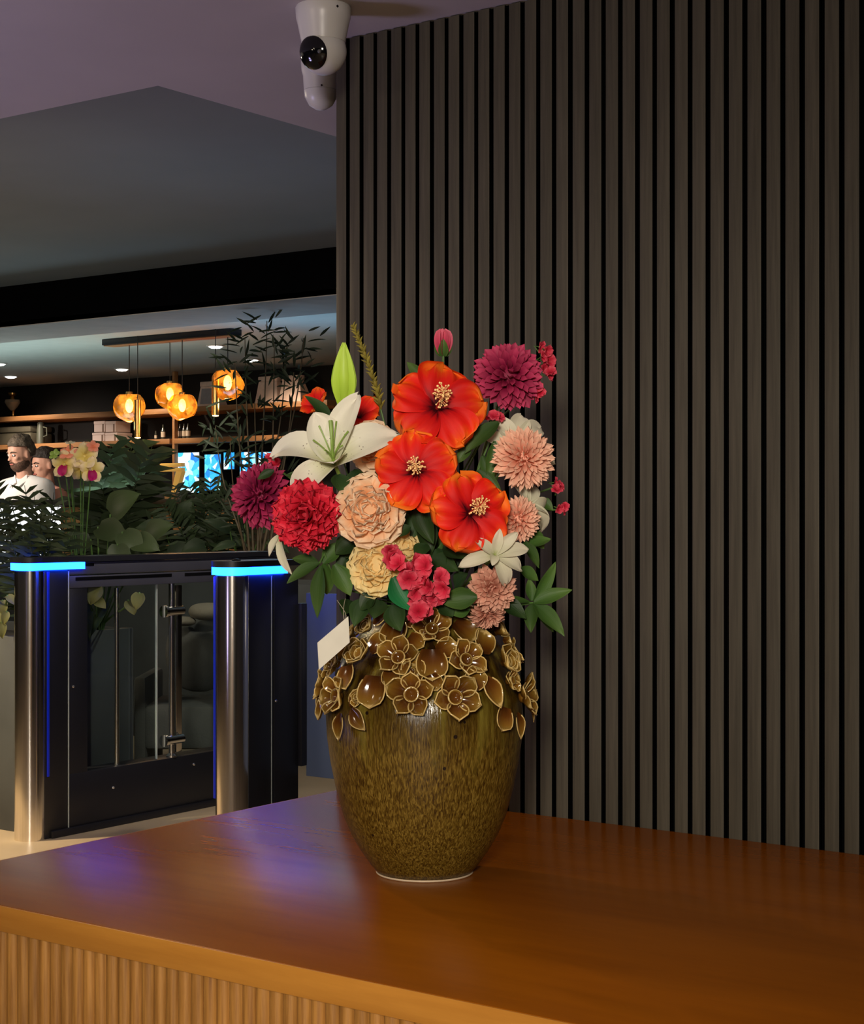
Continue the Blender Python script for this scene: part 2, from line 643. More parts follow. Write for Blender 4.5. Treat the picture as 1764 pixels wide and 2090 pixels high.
# ceiling with a rectangular opening at (X < RX0, RY0 < Y < RY1)
RX0, RY0, RY1 = -2.835, 2.814, 5.975
c = MB()
c.box((RX0, -4, CEIL), (3, RY1, CEIL + 0.22))
c.box((-16, -4, CEIL), (RX0, RY0, CEIL + 0.22))
struct(c.build('ceiling', M['ceiling'], smooth=False))
struct(MB().box((-16, RY0, 2.52), (RX0, RY1, 2.62)).build('ceiling_recess', M['recess'], smooth=False))
struct(MB().box((-16, RY1, CEIL + 0.004), (3, RY1 + 0.03, 2.60)).build('trim_1', M['black_paint'], smooth=False))
struct(MB().box((-16, RY1, CEIL), (3, 6.50, CEIL + 0.03)).build('trim_2', M['soffit'], smooth=False))
struct(MB().box((-16, 6.42, 2.39), (3, 9.8, 2.50)).build('ceiling_bar', M['bar_ceiling'], smooth=False))
struct(MB().box((-16, 9.55, 0), (1, 9.7, 2.40)).build('wall_back', M['dark_wall'], smooth=False))
struct(MB().box((-16.1, -4, 0), (-15.9, 9.7, 2.6)).build('wall_left', M['dark_wall'], smooth=False))

# ================================================================== COUNTER
CX0, CX1, CY0, CY1 = -2.256, 0.9, 1.651, WALL_Y - 0.001
ct = thing('reception_counter', 'varnished wooden reception counter with fluted front, under the flower vase', 'counter', (-1.2, 2.2, 0))
MB().box((CX0 + 0.02, CY0 + 0.03, 0.0), (CX1 - 0.02, CY1 - 0.003, CT - 0.038)).build('body', M['counter_body'], ct, smooth=False)
MB().box((CX0 + 0.003, CY0 + 0.003, CT - 0.038), (CX1, CY1, CT), 0.001).build('counter_top', M['counter'], ct)
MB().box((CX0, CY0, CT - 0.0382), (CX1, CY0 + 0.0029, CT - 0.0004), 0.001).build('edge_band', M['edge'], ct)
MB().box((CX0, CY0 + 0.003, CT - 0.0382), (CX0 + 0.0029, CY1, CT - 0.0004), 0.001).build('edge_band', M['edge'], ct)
rod = MB()
prof = []
RR = 0.0113
for k in range(9):
    a = PI * k / 8
    prof.append(Vector((-RR * math.cos(a), -RR * 1.1 * math.sin(a), 0)))
rod.prism([p + Vector((0, 0, 0.03)) for p in prof], (0, 0, CT - 0.038 - 0.03))
rod_me = rod.mesh('flute', M['flute'], None, True, 50)
x = CX0 + 0.030
while x < CX1 - 0.03:
    inst('flute', rod_me, ct, MW[ct].inverted() @ TR(x, CY0 + 0.026, 0))
    x += 0.0237
rod2 = inst
y = CY0 + 0.05
while y < CY1 - 0.03:
    inst('flute', rod_me, ct, MW[ct].inverted() @ TR(CX0 + 0.020, y, 0) @ RZ(-PI / 2))
    y += 0.0237

# ================================================================== VASE
VD = 2.74
VBASE = at(867, CY, VD)
VBASE.z = CT
SPX = FPX / VD                                # pixels per metre at the vase axis


def vz(py):
    return CAM_H - (py - CY) / SPX


VPROF = [(1783, 90), (1779, 96), (1760, 112), (1730, 133), (1700, 151), (1660, 168), (1600, 184), (1550, 194), (1500, 201), (1460, 203), (1420, 199),
         (1380, 188), (1340, 170), (1310, 150), (1285, 128), (1265, 110), (1250, 102), (1243, 104), (1238, 108)]
VR = [(p[1] / SPX * 0.992, vz(p[0])) for p in VPROF]
VR[0] = (VR[0][0], CT + 0.001)


def vrad(z):
    for i in range(len(VR) - 1):
        if VR[i][1] <= z <= VR[i + 1][1]:
            t = (z - VR[i][1]) / max(1e-9, VR[i + 1][1] - VR[i][1])
            return VR[i][0] + (VR[i + 1][0] - VR[i][0]) * t
    return 0.0


def vase_mat():
    m, t, b = nt('olive_drip_glaze')
    N, L = t.nodes, t.links
    tc = N.new('ShaderNodeTexCoord')
    mp = N.new('ShaderNodeMapping')
    mp.inputs['Scale'].default_value = (1, 1, 0.11)
    L.new(tc.outputs['Object'], mp.inputs['Vector'])
    n1 = N.new('ShaderNodeTexNoise')
    n1.inputs['Scale'].default_value = 420
    n1.inputs['Detail'].default_value = 3
    n1.inputs['Distortion'].default_value = 0.8
    L.new(mp.outputs[0], n1.inputs['Vector'])
    r1 = ramp(t, [(0.34, (0.034, 0.015, 0.002)), (0.50, (0.096, 0.054, 0.006)), (0.66, (0.20, 0.125, 0.022))])
    L.new(n1.outputs['Fac'], r1.inputs['Fac'])
    # long drips near the shoulder
    mp2 = N.new('ShaderNodeMapping')
    mp2.inputs['Scale'].default_value = (1, 1, 0.10)
    L.new(tc.outputs['Object'], mp2.inputs['Vector'])
    n2 = N.new('ShaderNodeTexNoise')
    n2.inputs['Scale'].default_value = 42
    n2.inputs['Detail'].default_value = 4
    L.new(mp2.outputs[0], n2.inputs['Vector'])
    r2 = ramp(t, [(0.40, (0.016, 0.007, 0.002)), (0.52, (0.062, 0.036, 0.004)), (0.66, (0.16, 0.122, 0.018))])
    L.new(n2.outputs['Fac'], r2.inputs['Fac'])
    sx = N.new('ShaderNodeSeparateXYZ')
    L.new(tc.outputs['Object'], sx.inputs[0])
    mr = N.new('ShaderNodeMapRange')
    mr.inputs['From Min'].default_value = 0.195
    mr.inputs['From Max'].default_value = 0.30
    ad = N.new('ShaderNodeMath')
    ad.operation = 'MULTIPLY_ADD'
    ad.inputs[1].default_value = 0.16
    ad.inputs[2].default_value = -0.08
    L.new(n2.outputs['Fac'], ad.inputs[0])
    ad2 = N.new('ShaderNodeMath')
    ad2.operation = 'ADD'
    L.new(sx.outputs['Z'], ad2.inputs[0])
    L.new(ad.outputs[0], ad2.inputs[1])
    L.new(ad2.outputs[0], mr.inputs['Value'])
    mx = N.new('ShaderNodeMixRGB')
    L.new(mr.outputs[0], mx.inputs['Fac'])
    L.new(r1.outputs[0], mx.inputs['Color1'])
    L.new(r2.outputs[0], mx.inputs['Color2'])
    # small pits in the glaze
    vo = N.new('ShaderNodeTexVoronoi')
    vo.inputs['Scale'].default_value = 22
    L.new(tc.outputs['Object'], vo.inputs['Vector'])
    lt = N.new('ShaderNodeMath')
    lt.operation = 'LESS_THAN'
    lt.inputs[1].default_value = 0.085
    L.new(vo.outputs['Distance'], lt.inputs[0])
    mx2 = N.new('ShaderNodeMixRGB')
    mx2.inputs['Color2'].default_value = (0.012, 0.006, 0.004, 1)
    L.new(lt.outputs[0], mx2.inputs['Fac'])
    L.new(mx.outputs[0], mx2.inputs['Color1'])
    L.new(mx2.outputs[0], b.inputs['Base Color'])
    rr = N.new('ShaderNodeMapRange')
    rr.inputs['To Min'].default_value = 0.36
    rr.inputs['To Max'].default_value = 0.13
    L.new(mr.outputs[0], rr.inputs['Value'])
    L.new(rr.outputs[0], b.inputs['Roughness'])
    b.inputs['Specular IOR Level'].default_value = 0.35
    bp = N.new('ShaderNodeBump')
    bp.inputs['Strength'].default_value = 0.25
    bp.inputs['Distance'].default_value = 0.002
    L.new(n1.outputs['Fac'], bp.inputs['Height'])
    L.new(bp.outputs[0], b.inputs['Normal'])
    return m


M['vase'] = vase_mat()
M['bare_clay'] = mat('bare_clay', (0.55, 0.42, 0.28), 0.7, noise_amt=0.1, nscale=60)
M['dark_glaze'] = mat('dark_brown_glaze', (0.05, 0.022, 0.006), 0.2, noise_amt=0.3, nscale=60)
M['ceramic'] = petalmat('amber_flower_glaze', [(0.0, (0.035, 0.010, 0.002)), (0.35, (0.085, 0.028, 0.004)), (0.70, (0.16, 0.075, 0.010)), (0.86, (0.20, 0.115, 0.02)), (0.93, (0.50, 0.35, 0.13))],
                        streak=0.10, rough=0.12, var=0.3, trans=0.0, coat=0.7, vein=8)
vase = thing('flower_vase', 'large olive brown glazed ceramic vase covered in raised flowers, on the counter', 'vase', VBASE)
MB().lathe(VR + [(0.083, VR[-1][1] - 0.003), (0.079, VR[-1][1] - 0.03), (0.074, VR[-1][1] - 0.06), (0.0, VR[-1][1] - 0.08)], 96, (VBASE.x, VBASE.y, 0)).build('body', M['vase'], vase, angle=60)
rb = VR[1][0]
MB().lathe([(0.0, CT + 0.0003), (rb + 0.0022, CT + 0.0003), (rb + 0.0034, CT + 0.0016), (rb + 0.0028, CT + 0.0034), (rb - 0.002, CT + 0.0036), (0.0, CT + 0.0036)], 64, (VBASE.x, VBASE.y, 0)).build('foot_ring', M['bare_clay'], vase)


# petals and leaves -----------------------------------------------------------
PCACHE = {}


def petal_mesh(name, m, L=1.0, W=0.5, phi0=30, phi1=0, p=1.0, peak=0.65, q=2.0, e=0.5, base=0.15, cup=0.2, ruf=0.0, rf=3.0, nu=7, nv=6, seed=0, rim=0.0, twist=0.0, notch=0.0):
    """blade growing from the origin along +X, rising towards +Z by phi degrees; u runs base to tip"""
    key = (name, m.name, L, W, phi0, phi1, p, peak, q, e, base, cup, ruf, rf, nu, nv, seed, rim, twist, notch)
    if key in PCACHE:
        return PCACHE[key]
    rs = random.Random(seed * 17 + 3)
    ph, ph2 = rs.uniform(0, 6), rs.uniform(0, 6)
    mb = MB()
    vs, uvs = [], []
    x = z = 0.0
    pu = 0.0
    grid = []
    for i in range(nu + 1):
        u = i / nu
        phi = math.radians(phi0 + (phi1 - phi0) * u ** p)
        ds = (u - pu) * L
        x += ds * math.cos(phi)
        z += ds * math.sin(phi)
        pu = u
        if u < peak:
            s = base + (1 - base) * math.sin(PI / 2 * u / peak)
        else:
            t = (u - peak) / (1 - peak)
            s = max(0.0, 1 - t ** q) ** e
        s = max(s, 0.04)
        nrm = Vector((-math.sin(phi), 0, math.cos(phi)))
        tan = Vector((math.cos(phi), 0, math.sin(phi)))
        row = []
        for j in range(nv + 1):
            v = -1 + 2 * j / nv
            yy = v * W * 0.5 * s
            h = cup * W * s * (v * v - 0.3) + ruf * u * u * math.sin(rf * PI * v + ph + 2.0 * u) * (0.35 + 0.65 * abs(v))
            back = ruf * 0.6 * u * u * math.sin(rf * 1.3 * PI * v + ph2) - notch * L * (u ** 4) * (1 - min(1, abs(v) * 2.2)) * 1.0
            pt = Vector((x, yy, z)) + nrm * (h + twist * v * W * 0.5 * s * u) + tan * back
            row.append(pt)
            vs.append(pt)
            uvs.append((min(1, max(u, (abs(v) ** 3) * 0.95 * (0.4 + 0.6 * u))), j / nv))
        grid.append(row)
    fs = []
    for i in range(nu):
        for j in range(nv):
            a = i * (nv + 1) + j
            fs.append((a, a + nv + 1, a + nv + 2, a + 1))
    mb.add(vs, fs, uvs)
    if rim > 0:
        path = [r[0] for r in grid[1:]] + grid[-1][1:-1] + [r[-1] for r in reversed(grid[1:])]
        k0 = len(mb.uv)
        mb.tube(path, rim, 6, True)
        for k in range(k0, len(mb.uv)):
            mb.uv[k] = (1.0, 0.5)
    me = mb.mesh(name, m, None, True, 0)
    PCACHE[key] = me
    return me


def vase_hit(px, py):
    r = ray(px, py)
    for k in range(900):
        d = VD - 0.28 + k * 0.0004
        p = CAMP + r * d
        q = Vector((p.x - VBASE.x, p.y - VBASE.y, 0))
        if q.length <= vrad(p.z):
            return p, q.normalized()
    p = CAMP + r * VD
    q = Vector((p.x - VBASE.x, p.y - VBASE.y, 0))
    n = q.normalized()
    rr = vrad(p.z)
    return Vector((VBASE.x, VBASE.y, p.z)) + n * rr, n


def vase_normal(z, n):
    dz = 0.004
    dr = (vrad(z + dz) - vrad(z - dz)) / (2 * dz)
    return (n - UP * dr).normalized()


def ceramic_flower(p, n, r, kind, roll, out=0.006):
    Z = vase_normal(p.z, n)
    Z = (Z + n * 0.3).normalized()
    m4 = MW[vase].inverted() @ frame(p + Z * out, Z) @ RZ(roll)
    if kind in ('five', 'six'):
        cn = MB()
        cn.lathe([(0.0, -0.004), (0.24 * r, -0.003), (0.30 * r, 0.006), (0.27 * r, 0.009), (0.20 * r, 0.004), (0.0, 0.002)], 14)
        k0 = 14
        for k in range(len(cn.uv)):
            cn.uv[k] = (0.97 if 2 * k0 <= k < 4 * k0 else 0.4, 0.5)
        f = inst('ceramic_flower', cn.mesh('ceramic_flower', M['ceramic'], None, True, 0), vase, m4)
        nn = 5 if kind == 'five' else 6
        for k in range(nn):
            a = 2 * PI * k / nn + random.uniform(-0.1, 0.1)
            s = r * random.uniform(0.9, 1.06)
            me = petal_mesh('ceramic_petal', M['ceramic'], 0.86, 0.78, 28, 42 if k % 2 else 26, 1, 0.55, 2.2, 0.5, 0.30, 0.34, 0.04, 2, 6, 6, k % 4, 0.030)
            inst('petal', me, f, RZ(a) @ TR(0.16 * r, 0, 0.001 * (k % 2)) @ SCL(s))
    elif kind == 'rose':
        cn = MB()
        cn.lathe([(0.0, 0.0), (0.18 * r, 0.0), (0.26 * r, 0.012), (0.22 * r, 0.013), (0.12 * r, 0.004), (0.0, 0.003)], 14)
        for k in range(len(cn.uv)):
            cn.uv[k] = (0.95 if 28 <= k < 56 else 0.5, 0.5)
        f = inst('ceramic_flower', cn.mesh('ceramic_flower', M['ceramic'], None, True, 0), vase, m4)
        for k in range(7):
            a = 2 * PI * k * 0.382
            s = r * (0.62 + 0.06 * k)
            me = petal_mesh('ceramic_petal', M['ceramic'], 0.82, 1.0, 62 - 0, 38, 1, 0.6, 2.2, 0.5, 0.4, 0.34, 0.03, 2, 6, 6, k % 3, 0.030)
            inst('petal', me, f, RZ(a) @ TR(0.10 * r, 0, 0) @ RY(math.radians(14 - 9 * (6 - k) * 0.6)) @ SCL(s))
    elif kind == 'cup':
        me = petal_mesh('ceramic_petal', M['ceramic'], 1.0, 0.95, -6, 14, 1, 0.5, 3.0, 0.5, 0.62, 0.24, 0.02, 2, 7, 7, 1, 0.024)
        inst('ceramic_petal', me, vase, m4 @ TR(-0.9 * r, 0, 0.004) @ SCL(1.9 * r))
    else:
        me = petal_mesh('ceramic_leaf', M['ceramic'], 1.0, 0.62, 10, 4, 1, 0.45, 1.5, 0.8, 0.25, 0.22, 0.02, 2, 7, 6, 2, 0.024)
        inst('ceramic_leaf', me, vase, m4 @ TR(-0.9 * r, 0, 0.004) @ SCL(1.9 * r))


VF = [(762, 1289, 30, 'rose', 0.4), (812, 1300, 27, 'cup', -1.5), (880, 1292, 40, 'five', 0.5), (940, 1297, 25, 'cup', -0.9), (1002, 1296, 34, 'rose', 0.2),
      (748, 1342, 40, 'rose', 1.0), (818, 1348, 42, 'five', 0.2), (880, 1360, 29, 'cup', -1.57), (944, 1352, 40, 'five', 0.7), (1018, 1356, 40, 'rose', 0.3),
      (1060, 1338, 30, 'five', 0.3), (648, 1402, 34, 'five', 0.5), (700, 1422, 42, 'five', 0.9), (771, 1413, 29, 'cup', -1.6), (842, 1419, 45, 'five', 0.32),
      (924, 1425, 45, 'five', 0.85), (992, 1413, 31, 'leaf', -1.2), (1056, 1424, 40, 'five', 0.1), (1086, 1408, 32, 'five', 0.6), (742, 1467, 25, 'leaf', -0.75),
      (708, 1480, 24, 'leaf', -1.6), (1014, 1466, 22, 'cup', -1.9), (1043, 1478, 24, 'leaf', -1.4), (698, 1358, 28, 'five', 0.1), (840, 1270, 24, 'leaf', 2.4), (908, 1330, 20, 'cup', 0.4), (790, 1270, 22, 'leaf', 0.6), (955, 1268, 24, 'leaf', 1.9), (722, 1385, 24, 'cup', -1.2), (668, 1370, 26, 'five', 0.4), (805, 1385, 18, 'cup', -1.4), (884, 1396, 16, 'cup', -1.2), (960, 1390, 22, 'cup', 0.9), (1030, 1392, 26, 'five', 0.2), (1040, 1315, 24, 'rose', 0.2), (975, 1318, 24, 'cup', 1.0), (780, 1322, 20, 'cup', 0.8), (728, 1305, 24, 'five', 0.1), (850, 1318, 18, 'cup', -0.6), (672, 1448, 20, 'cup', -1.8), (1074, 1452, 20, 'leaf', -1.5), (634, 1425, 22, 'leaf', -1.9)]
for px, py, r, k, roll in VF:
    p, n = vase_hit(px, py)
    ceramic_flower(p, n, 1.16 * r / SPX, k, roll, 0.008)
rs = random.Random(91)
for k in range(90):
    px, py = 700 + 330 * ((k * 0.618) % 1.0), 1262 + 165 * ((k * 0.382 + 0.1) % 1.0)
    if abs(px - 867) > 120 + (py - 1262) * 0.6:
        continue
    if any((px - v[0]) ** 2 + (py - v[1]) ** 2 < 33 ** 2 for v in VF):
        continue
    p, n = vase_hit(px, py)
    ceramic_flower(p, n, rs.uniform(0.015, 0.022), ['cup', 'rose', 'five', 'leaf'][k % 4], rs.uniform(0, 6), 0.002)
# the far side of the shoulder carries them too
for row, (z, rr) in enumerate([(vz(1300), 0.026), (vz(1350), 0.030), (vz(1420), 0.033)]):
    for k in range(6):
        a = YAW + math.radians(35 + k * 22 + row * 9)
        n = Vector((math.cos(a), math.sin(a), 0))
        p = Vector((VBASE.x, VBASE.y, z)) + n * vrad(z)
        ceramic_flower(p, n, rr, ['five', 'rose', 'cup', 'five'][(k + row) % 4], k)

# ================================================================== BOUQUET
NECK = Vector((VBASE.x, VBASE.y, vz(1240)))


def B(px, py, off=0.0):
    return at(px, py, VD - off)


def cdir(r, u, t):
    return (RIGHT * r + UP * u - FWD * t).normalized()


def flower(name, label, cat, px, py, off, d, roll=0.0, group=None, stem=True, sr=0.0022, stem_mat='stem', back=0.012):
    m4 = frame(B(px, py, off), cdir(*d)) @ RZ(roll)
    f = thing(name, label, cat, group=group, m4=m4)
    if stem:
        loc = m4.translation
        Z = cdir(*d)
        a = random.uniform(0, 6.28)
        rr = random.uniform(0.01, 0.05)
        foot = NECK + Vector((math.cos(a) * rr, math.sin(a) * rr, -0.03))
        p0 = loc - Z * back
        dist = (foot - p0).length
        pts = bez(p0, p0 - Z * dist * 0.35, foot + Vector((0, 0, dist * 0.35)), foot, 9)
        MB().tube(pts, sr, 6).build('stem', M[stem_mat], f)
    return f


M['hib'] = petalmat('scarlet_hibiscus_petal', [(0.10, (0.05, 0.0, 0.003)), (0.20, (0.28, 0.001, 0.005)), (0.34, (0.60, 0.004, 0.006)), (0.66, (0.78, 0.013, 0.006)), (0.86, (0.86, 0.060, 0.007)), (1.0, (0.92, 0.19, 0.012))], streak=0.28, rough=0.6, var=0.10, vein=9)
M['hib_col'] = mat('red_stamen_column', (0.5, 0.02, 0.02), 0.5, noise_amt=0.1)
M['throat'] = mat('dark_red_throat', (0.045, 0.0, 0.004), 0.7, noise_amt=0.1)
M['anther'] = mat('yellow_anthers', (0.98, 0.62, 0.26), 0.5, noise_amt=0.2, nscale=90)
M['lily'] = petalmat('white_lily_petal', [(0.0, (0.42, 0.46, 0.16)), (0.18, (0.62, 0.62, 0.40)), (0.45, (0.74, 0.72, 0.60)), (1.0, (0.80, 0.76, 0.66))], streak=0.10, rough=0.5, var=0.05, spots=True, vein=14)
M['lily_plain'] = petalmat('cream_lily_petal', [(0.0, (0.34, 0.38, 0.12)), (0.22, (0.60, 0.58, 0.42)), (1.0, (0.72, 0.67, 0.54))], streak=0.10, rough=0.5, var=0.05, vein=14)
M['crimson'] = petalmat('crimson_dahlia_petal', [(0.0, (0.16, 0.0, 0.008)), (0.5, (0.50, 0.006, 0.022)), (1.0, (0.72, 0.030, 0.060))], streak=0.12, var=0.2)
M['magenta'] = petalmat('magenta_dahlia_petal', [(0.0, (0.10, 0.002, 0.02)), (0.5, (0.30, 0.012, 0.060)), (1.0, (0.56, 0.055, 0.14))], streak=0.14, var=0.2)
M['plum'] = petalmat('plum_dahlia_petal', [(0.0, (0.08, 0.002, 0.02)), (0.5, (0.25, 0.010, 0.060)), (1.0, (0.42, 0.030, 0.10))], streak=0.14, var=0.2)
M['peach'] = petalmat('peach_chrysanthemum_petal', [(0.0, (0.75, 0.22, 0.13)), (0.5, (0.82, 0.38, 0.26)), (1.0, (0.88, 0.55, 0.40))], streak=0.12, var=0.10)
M['dusty'] = petalmat('dusty_pink_petal', [(0.0, (0.50, 0.16, 0.10)), (0.5, (0.62, 0.27, 0.19)), (1.0, (0.72, 0.40, 0.29))], streak=0.12, var=0.10)
M['rose'] = petalmat('peach_rose_petal', [(0.0, (0.92, 0.30, 0.08)), (0.40, (0.94, 0.52, 0.25)), (0.8, (0.95, 0.68, 0.45)), (1.0, (0.96, 0.78, 0.58))], streak=0.12, var=0.06, trans=0.35)
M['cream_rose'] = petalmat('cream_rose_petal', [(0.0, (0.90, 0.44, 0.13)), (0.40, (0.92, 0.66, 0.28)), (1.0, (0.94, 0.80, 0.42))], streak=0.12, var=0.06, trans=0.35)
M['pink'] = petalmat('hot_pink_blossom', [(0.0, (0.36, 0.004, 0.02)), (0.5, (0.62, 0.022, 0.06)), (1.0, (0.74, 0.10, 0.15))], streak=0.12, var=0.15)
M['tulip'] = petalmat('pink_bud_petal', [(0.0, (0.35, 0.02, 0.06)), (0.5, (0.62, 0.06, 0.13)), (1.0, (0.78, 0.16, 0.24))], streak=0.14, var=0.1)
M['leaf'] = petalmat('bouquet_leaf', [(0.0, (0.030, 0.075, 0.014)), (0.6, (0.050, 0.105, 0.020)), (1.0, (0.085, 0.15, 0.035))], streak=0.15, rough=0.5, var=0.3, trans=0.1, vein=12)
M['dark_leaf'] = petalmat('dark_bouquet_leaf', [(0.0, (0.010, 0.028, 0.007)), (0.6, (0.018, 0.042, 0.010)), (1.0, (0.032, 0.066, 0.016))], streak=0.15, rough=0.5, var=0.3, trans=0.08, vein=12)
M['ivy'] = petalmat('bright_green_leaf', [(0.0, (0.008, 0.09, 0.025)), (0.6, (0.012, 0.15, 0.045)), (1.0, (0.02, 0.19, 0.06))], streak=0.12, rough=0.45, var=0.1, trans=0.05, vein=10)
M['lime'] = petalmat('lime_bud', [(0.0, (0.30, 0.46, 0.04)), (0.5, (0.42, 0.62, 0.06)), (1.0, (0.48, 0.66, 0.10))], streak=0.12, rough=0.45, var=0.05, trans=0.0, vein=8)
M['plume'] = petalmat('olive_seed_scale', [(0.0, (0.16, 0.13, 0.015)), (1.0, (0.36, 0.30, 0.06))], streak=0.1, var=0.25)


# ---- hibiscus
def hibiscus(label, px, py, off, d, roll, r, seed, col_dir=(0.1, 0.25, 1)):
    f = flower('hibiscus', label, 'flower', px, py, off, d, roll, 'scarlet hibiscus blooms in the vase', sr=0.003, back=0.24 * r)
    for k in range(5):
        a = 2 * PI * k / 5 + random.Random(seed + k).uniform(-0.08, 0.08)
        me = petal_mesh('hibiscus_petal', M['hib'], 1.0, 1.12, 60, -24, 0.55, 0.70, 3.0, 0.5, 0.16, -0.04, 0.125, 2.8, 18, 20, seed + k, 0, 0.05)
        inst('petal', me, f, RZ(a) @ TR(0.02 * r, 0, -0.15 * r) @ RX(math.radians(9)) @ SCL(r * 1.06))
    cz = Vector(col_dir).normalized()
    cb = MB()
    pts = [Vector((0, 0, -0.15 * r)) + cz * (t * 0.85 * r) + Vector((0, 0.02 * r * t, 0)) for t in (0, .25, .5, .75, 1)]
    cb.tube(pts, [0.04 * r, 0.030 * r, 0.026 * r, 0.024 * r, 0.016 * r], 8)
    colm = cb.build('stamen_column', M['hib_col'], f, local=True)
    rs = random.Random(seed * 5 + 1)
    an = MB()
    for k in range(46):
        t = rs.uniform(0.42, 1.03)
        a = rs.uniform(0, 2 * PI)
        base = Vector((0, 0, -0.15 * r)) + cz * (t * 0.85 * r)
        ex = cz.orthogonal().normalized()
        ey = cz.cross(ex)
        dv = ex * math.cos(a) + ey * math.sin(a)
        tip = base + (dv * 0.24 * r + cz * 0.05 * r) * rs.uniform(0.5, 1.0)
        an.tube([base, tip], 0.006 * r, 4, False)
        an.ball(tip, 0.027 * r * rs.uniform(0.8, 1.2), 6, 4)
    a = an.build('anthers', M['anther'], colm, local=True)
    a['kind'] = 'stuff'
    MB().lathe([(0.004, -0.022), (0.008, -0.012), (0.006, -0.001)], 10, (0, 0, -0.17 * r)).build('throat', M['throat'], f, local=True)
    return f


hibiscus('topmost scarlet hibiscus, the largest, below the pink bud', 894, 828, 0.10, (0.12, 0.36, 0.92), 0.15, 0.0705, 11, (0.08, 0.05, 1))
hibiscus('middle scarlet hibiscus, left of centre above the peach rose', 850, 960, 0.145, (-0.05, 0.25, 0.95), 0.35, 0.0610, 23, (0.0, 0.0, 1))
hibiscus('lowest scarlet hibiscus, on the right above the white lily', 962, 1046, 0.16, (0.28, 0.18, 0.93), 0.55, 0.0600, 37, (0.14, 0.04, 1))
f = flower('hibiscus', 'small scarlet bloom half hidden behind the green lily bud', 'flower', 652, 832, -0.03, (-0.5, 0.5, 0.6), 0.3, back=0.0)
for k in range(5):
    inst('petal', petal_mesh('hibiscus_petal', M['hib'], 1.0, 0.9, 68, 20, 0.8, 0.66, 2.4, 0.5, 0.16, -0.10, 0.07, 2.4, 9, 9, k), f, RZ(2 * PI * k / 5) @ SCL(0.034))
f = flower('hibiscus', 'scarlet bloom in shade between the white lily and topmost hibiscus', 'flower', 735, 855, -0.02, (-0.1, 0.6, 0.7), 0.9, back=0.0)
for k in range(5):
    inst('petal', petal_mesh('hibiscus_petal', M['hib'], 1.0, 0.9, 60, 10, 0.8, 0.66, 2.4, 0.5, 0.16, -0.10, 0.07, 2.4, 9, 9, k + 2), f, RZ(2 * PI * k / 5) @ SCL(0.044))


# ---- lilies: petals given by tip pixels
def lily(label, px, py, off, d, petals, m='lily', pistil=True, group='white lilies in the vase'):
    f = flower('lily', label, 'flower', px, py, off, d, 0, group, sr=0.003, stem_mat='light_stem', back=0.0)
    for k, (a, L, W, e0, e1, rl) in enumerate(petals):
        me = petal_mesh('lily_petal', M[m], 1.0, W, e0, e1, 1.0, 0.52, 1.7, 0.75, 0.30, 0.20, 0.045, 1.6, 12, 8, k + int(px))
        inst('petal', me, f, RZ(math.radians(a)) @ RX(math.radians(rl)) @ SCL(L))
    if pistil:
        MB().tube(bez(Vector((0, 0, 0)), Vector((0, 0.0, 0.02)), Vector((0.002, 0.015, 0.04)), Vector((-0.002, 0.045, 0.05)), 6), [0.0035, 0.0028, 0.0025, 0.0023, 0.0022, 0.003, 0.0035], 7).build('pistil', M['light_stem'], f, local=True)
        for k in range(6):
            a = k * PI / 3 + 0.3
            v = Vector((math.cos(a), math.sin(a), 0))
            MB().tube(bez(Vector((0, 0, 0)), Vector((0, 0, 0.02)), v * 0.014 + Vector((0, 0.012, 0.036)), v * 0.028 + Vector((0, 0.02, 0.045)), 5), [0.0011] * 5 + [0.0016], 5).build('stamen', M['light_stem'], f, local=True)
    return f


lily('large white speckled lily at upper left with open petals', 682, 945, 0.11, (-0.12, 0.55, 0.82),
     [(166, 0.128, 0.44, 52, -62, 10), (218, 0.100, 0.46, 40, -85, -8), (118, 0.086, 0.66, 62, 10, 4), (64, 0.118, 0.40, 60, 0, -8), (28, 0.122, 0.46, 52, -42, 6), (-70, 0.058, 0.8, 70, 40, 0)])
lily('white lily behind the round peach chrysanthemum on the right', 1052, 908, 0.03, (0.15, 0.4, 0.9),
     [(38, 0.072, 0.5, 40, -60, 0), (75, 0.060, 0.6, 40, -35, 0), (125, 0.060, 0.5, 45, -20, 0), (172, 0.056, 0.5, 40, -20, 0), (-25, 0.075, 0.5, 30, -40, 0), (-120, 0.06, 0.5, 30, -20, 0)], 'lily_plain', False)
lily('white lily drooping at the right edge beside pink buds', 1078, 1030, 0.05, (0.55, 0.35, 0.75),
     [(-8, 0.070, 0.42, 45, -100, 0), (60, 0.05, 0.5, 40, -60, 0), (-48, 0.075, 0.42, 30, -90, 0), (120, 0.058, 0.5, 40, -30, 0), (190, 0.05, 0.5, 40, -30, 0), (-100, 0.060, 0.45, 30, -60, 0)], 'lily_plain', False)
lily('white many petalled lily under the lowest scarlet hibiscus', 1010, 1132, 0.155, (0.15, 0.35, 0.92),
     [(10, 0.058, 0.40, 35, -35, 0), (-25, 0.056, 0.40, 30, -60, 0), (-62, 0.062, 0.42, 10, -75, 0), (195, 0.062, 0.36, 25, -45, 0), (150, 0.045, 0.4, 50, 0, 0), (40, 0.050, 0.38, 50, 0, 0), (80, 0.042, 0.4, 60, 10, 0), (-110, 0.03, 0.5, 60, 10, 0)], 'lily_plain', False)
f = flower('lily', 'wilted lily petals hanging behind the crimson dahlia at left', 'flower', 570, 1092, 0.02, (-0.5, 0.1, 0.8), 0, back=0.0)
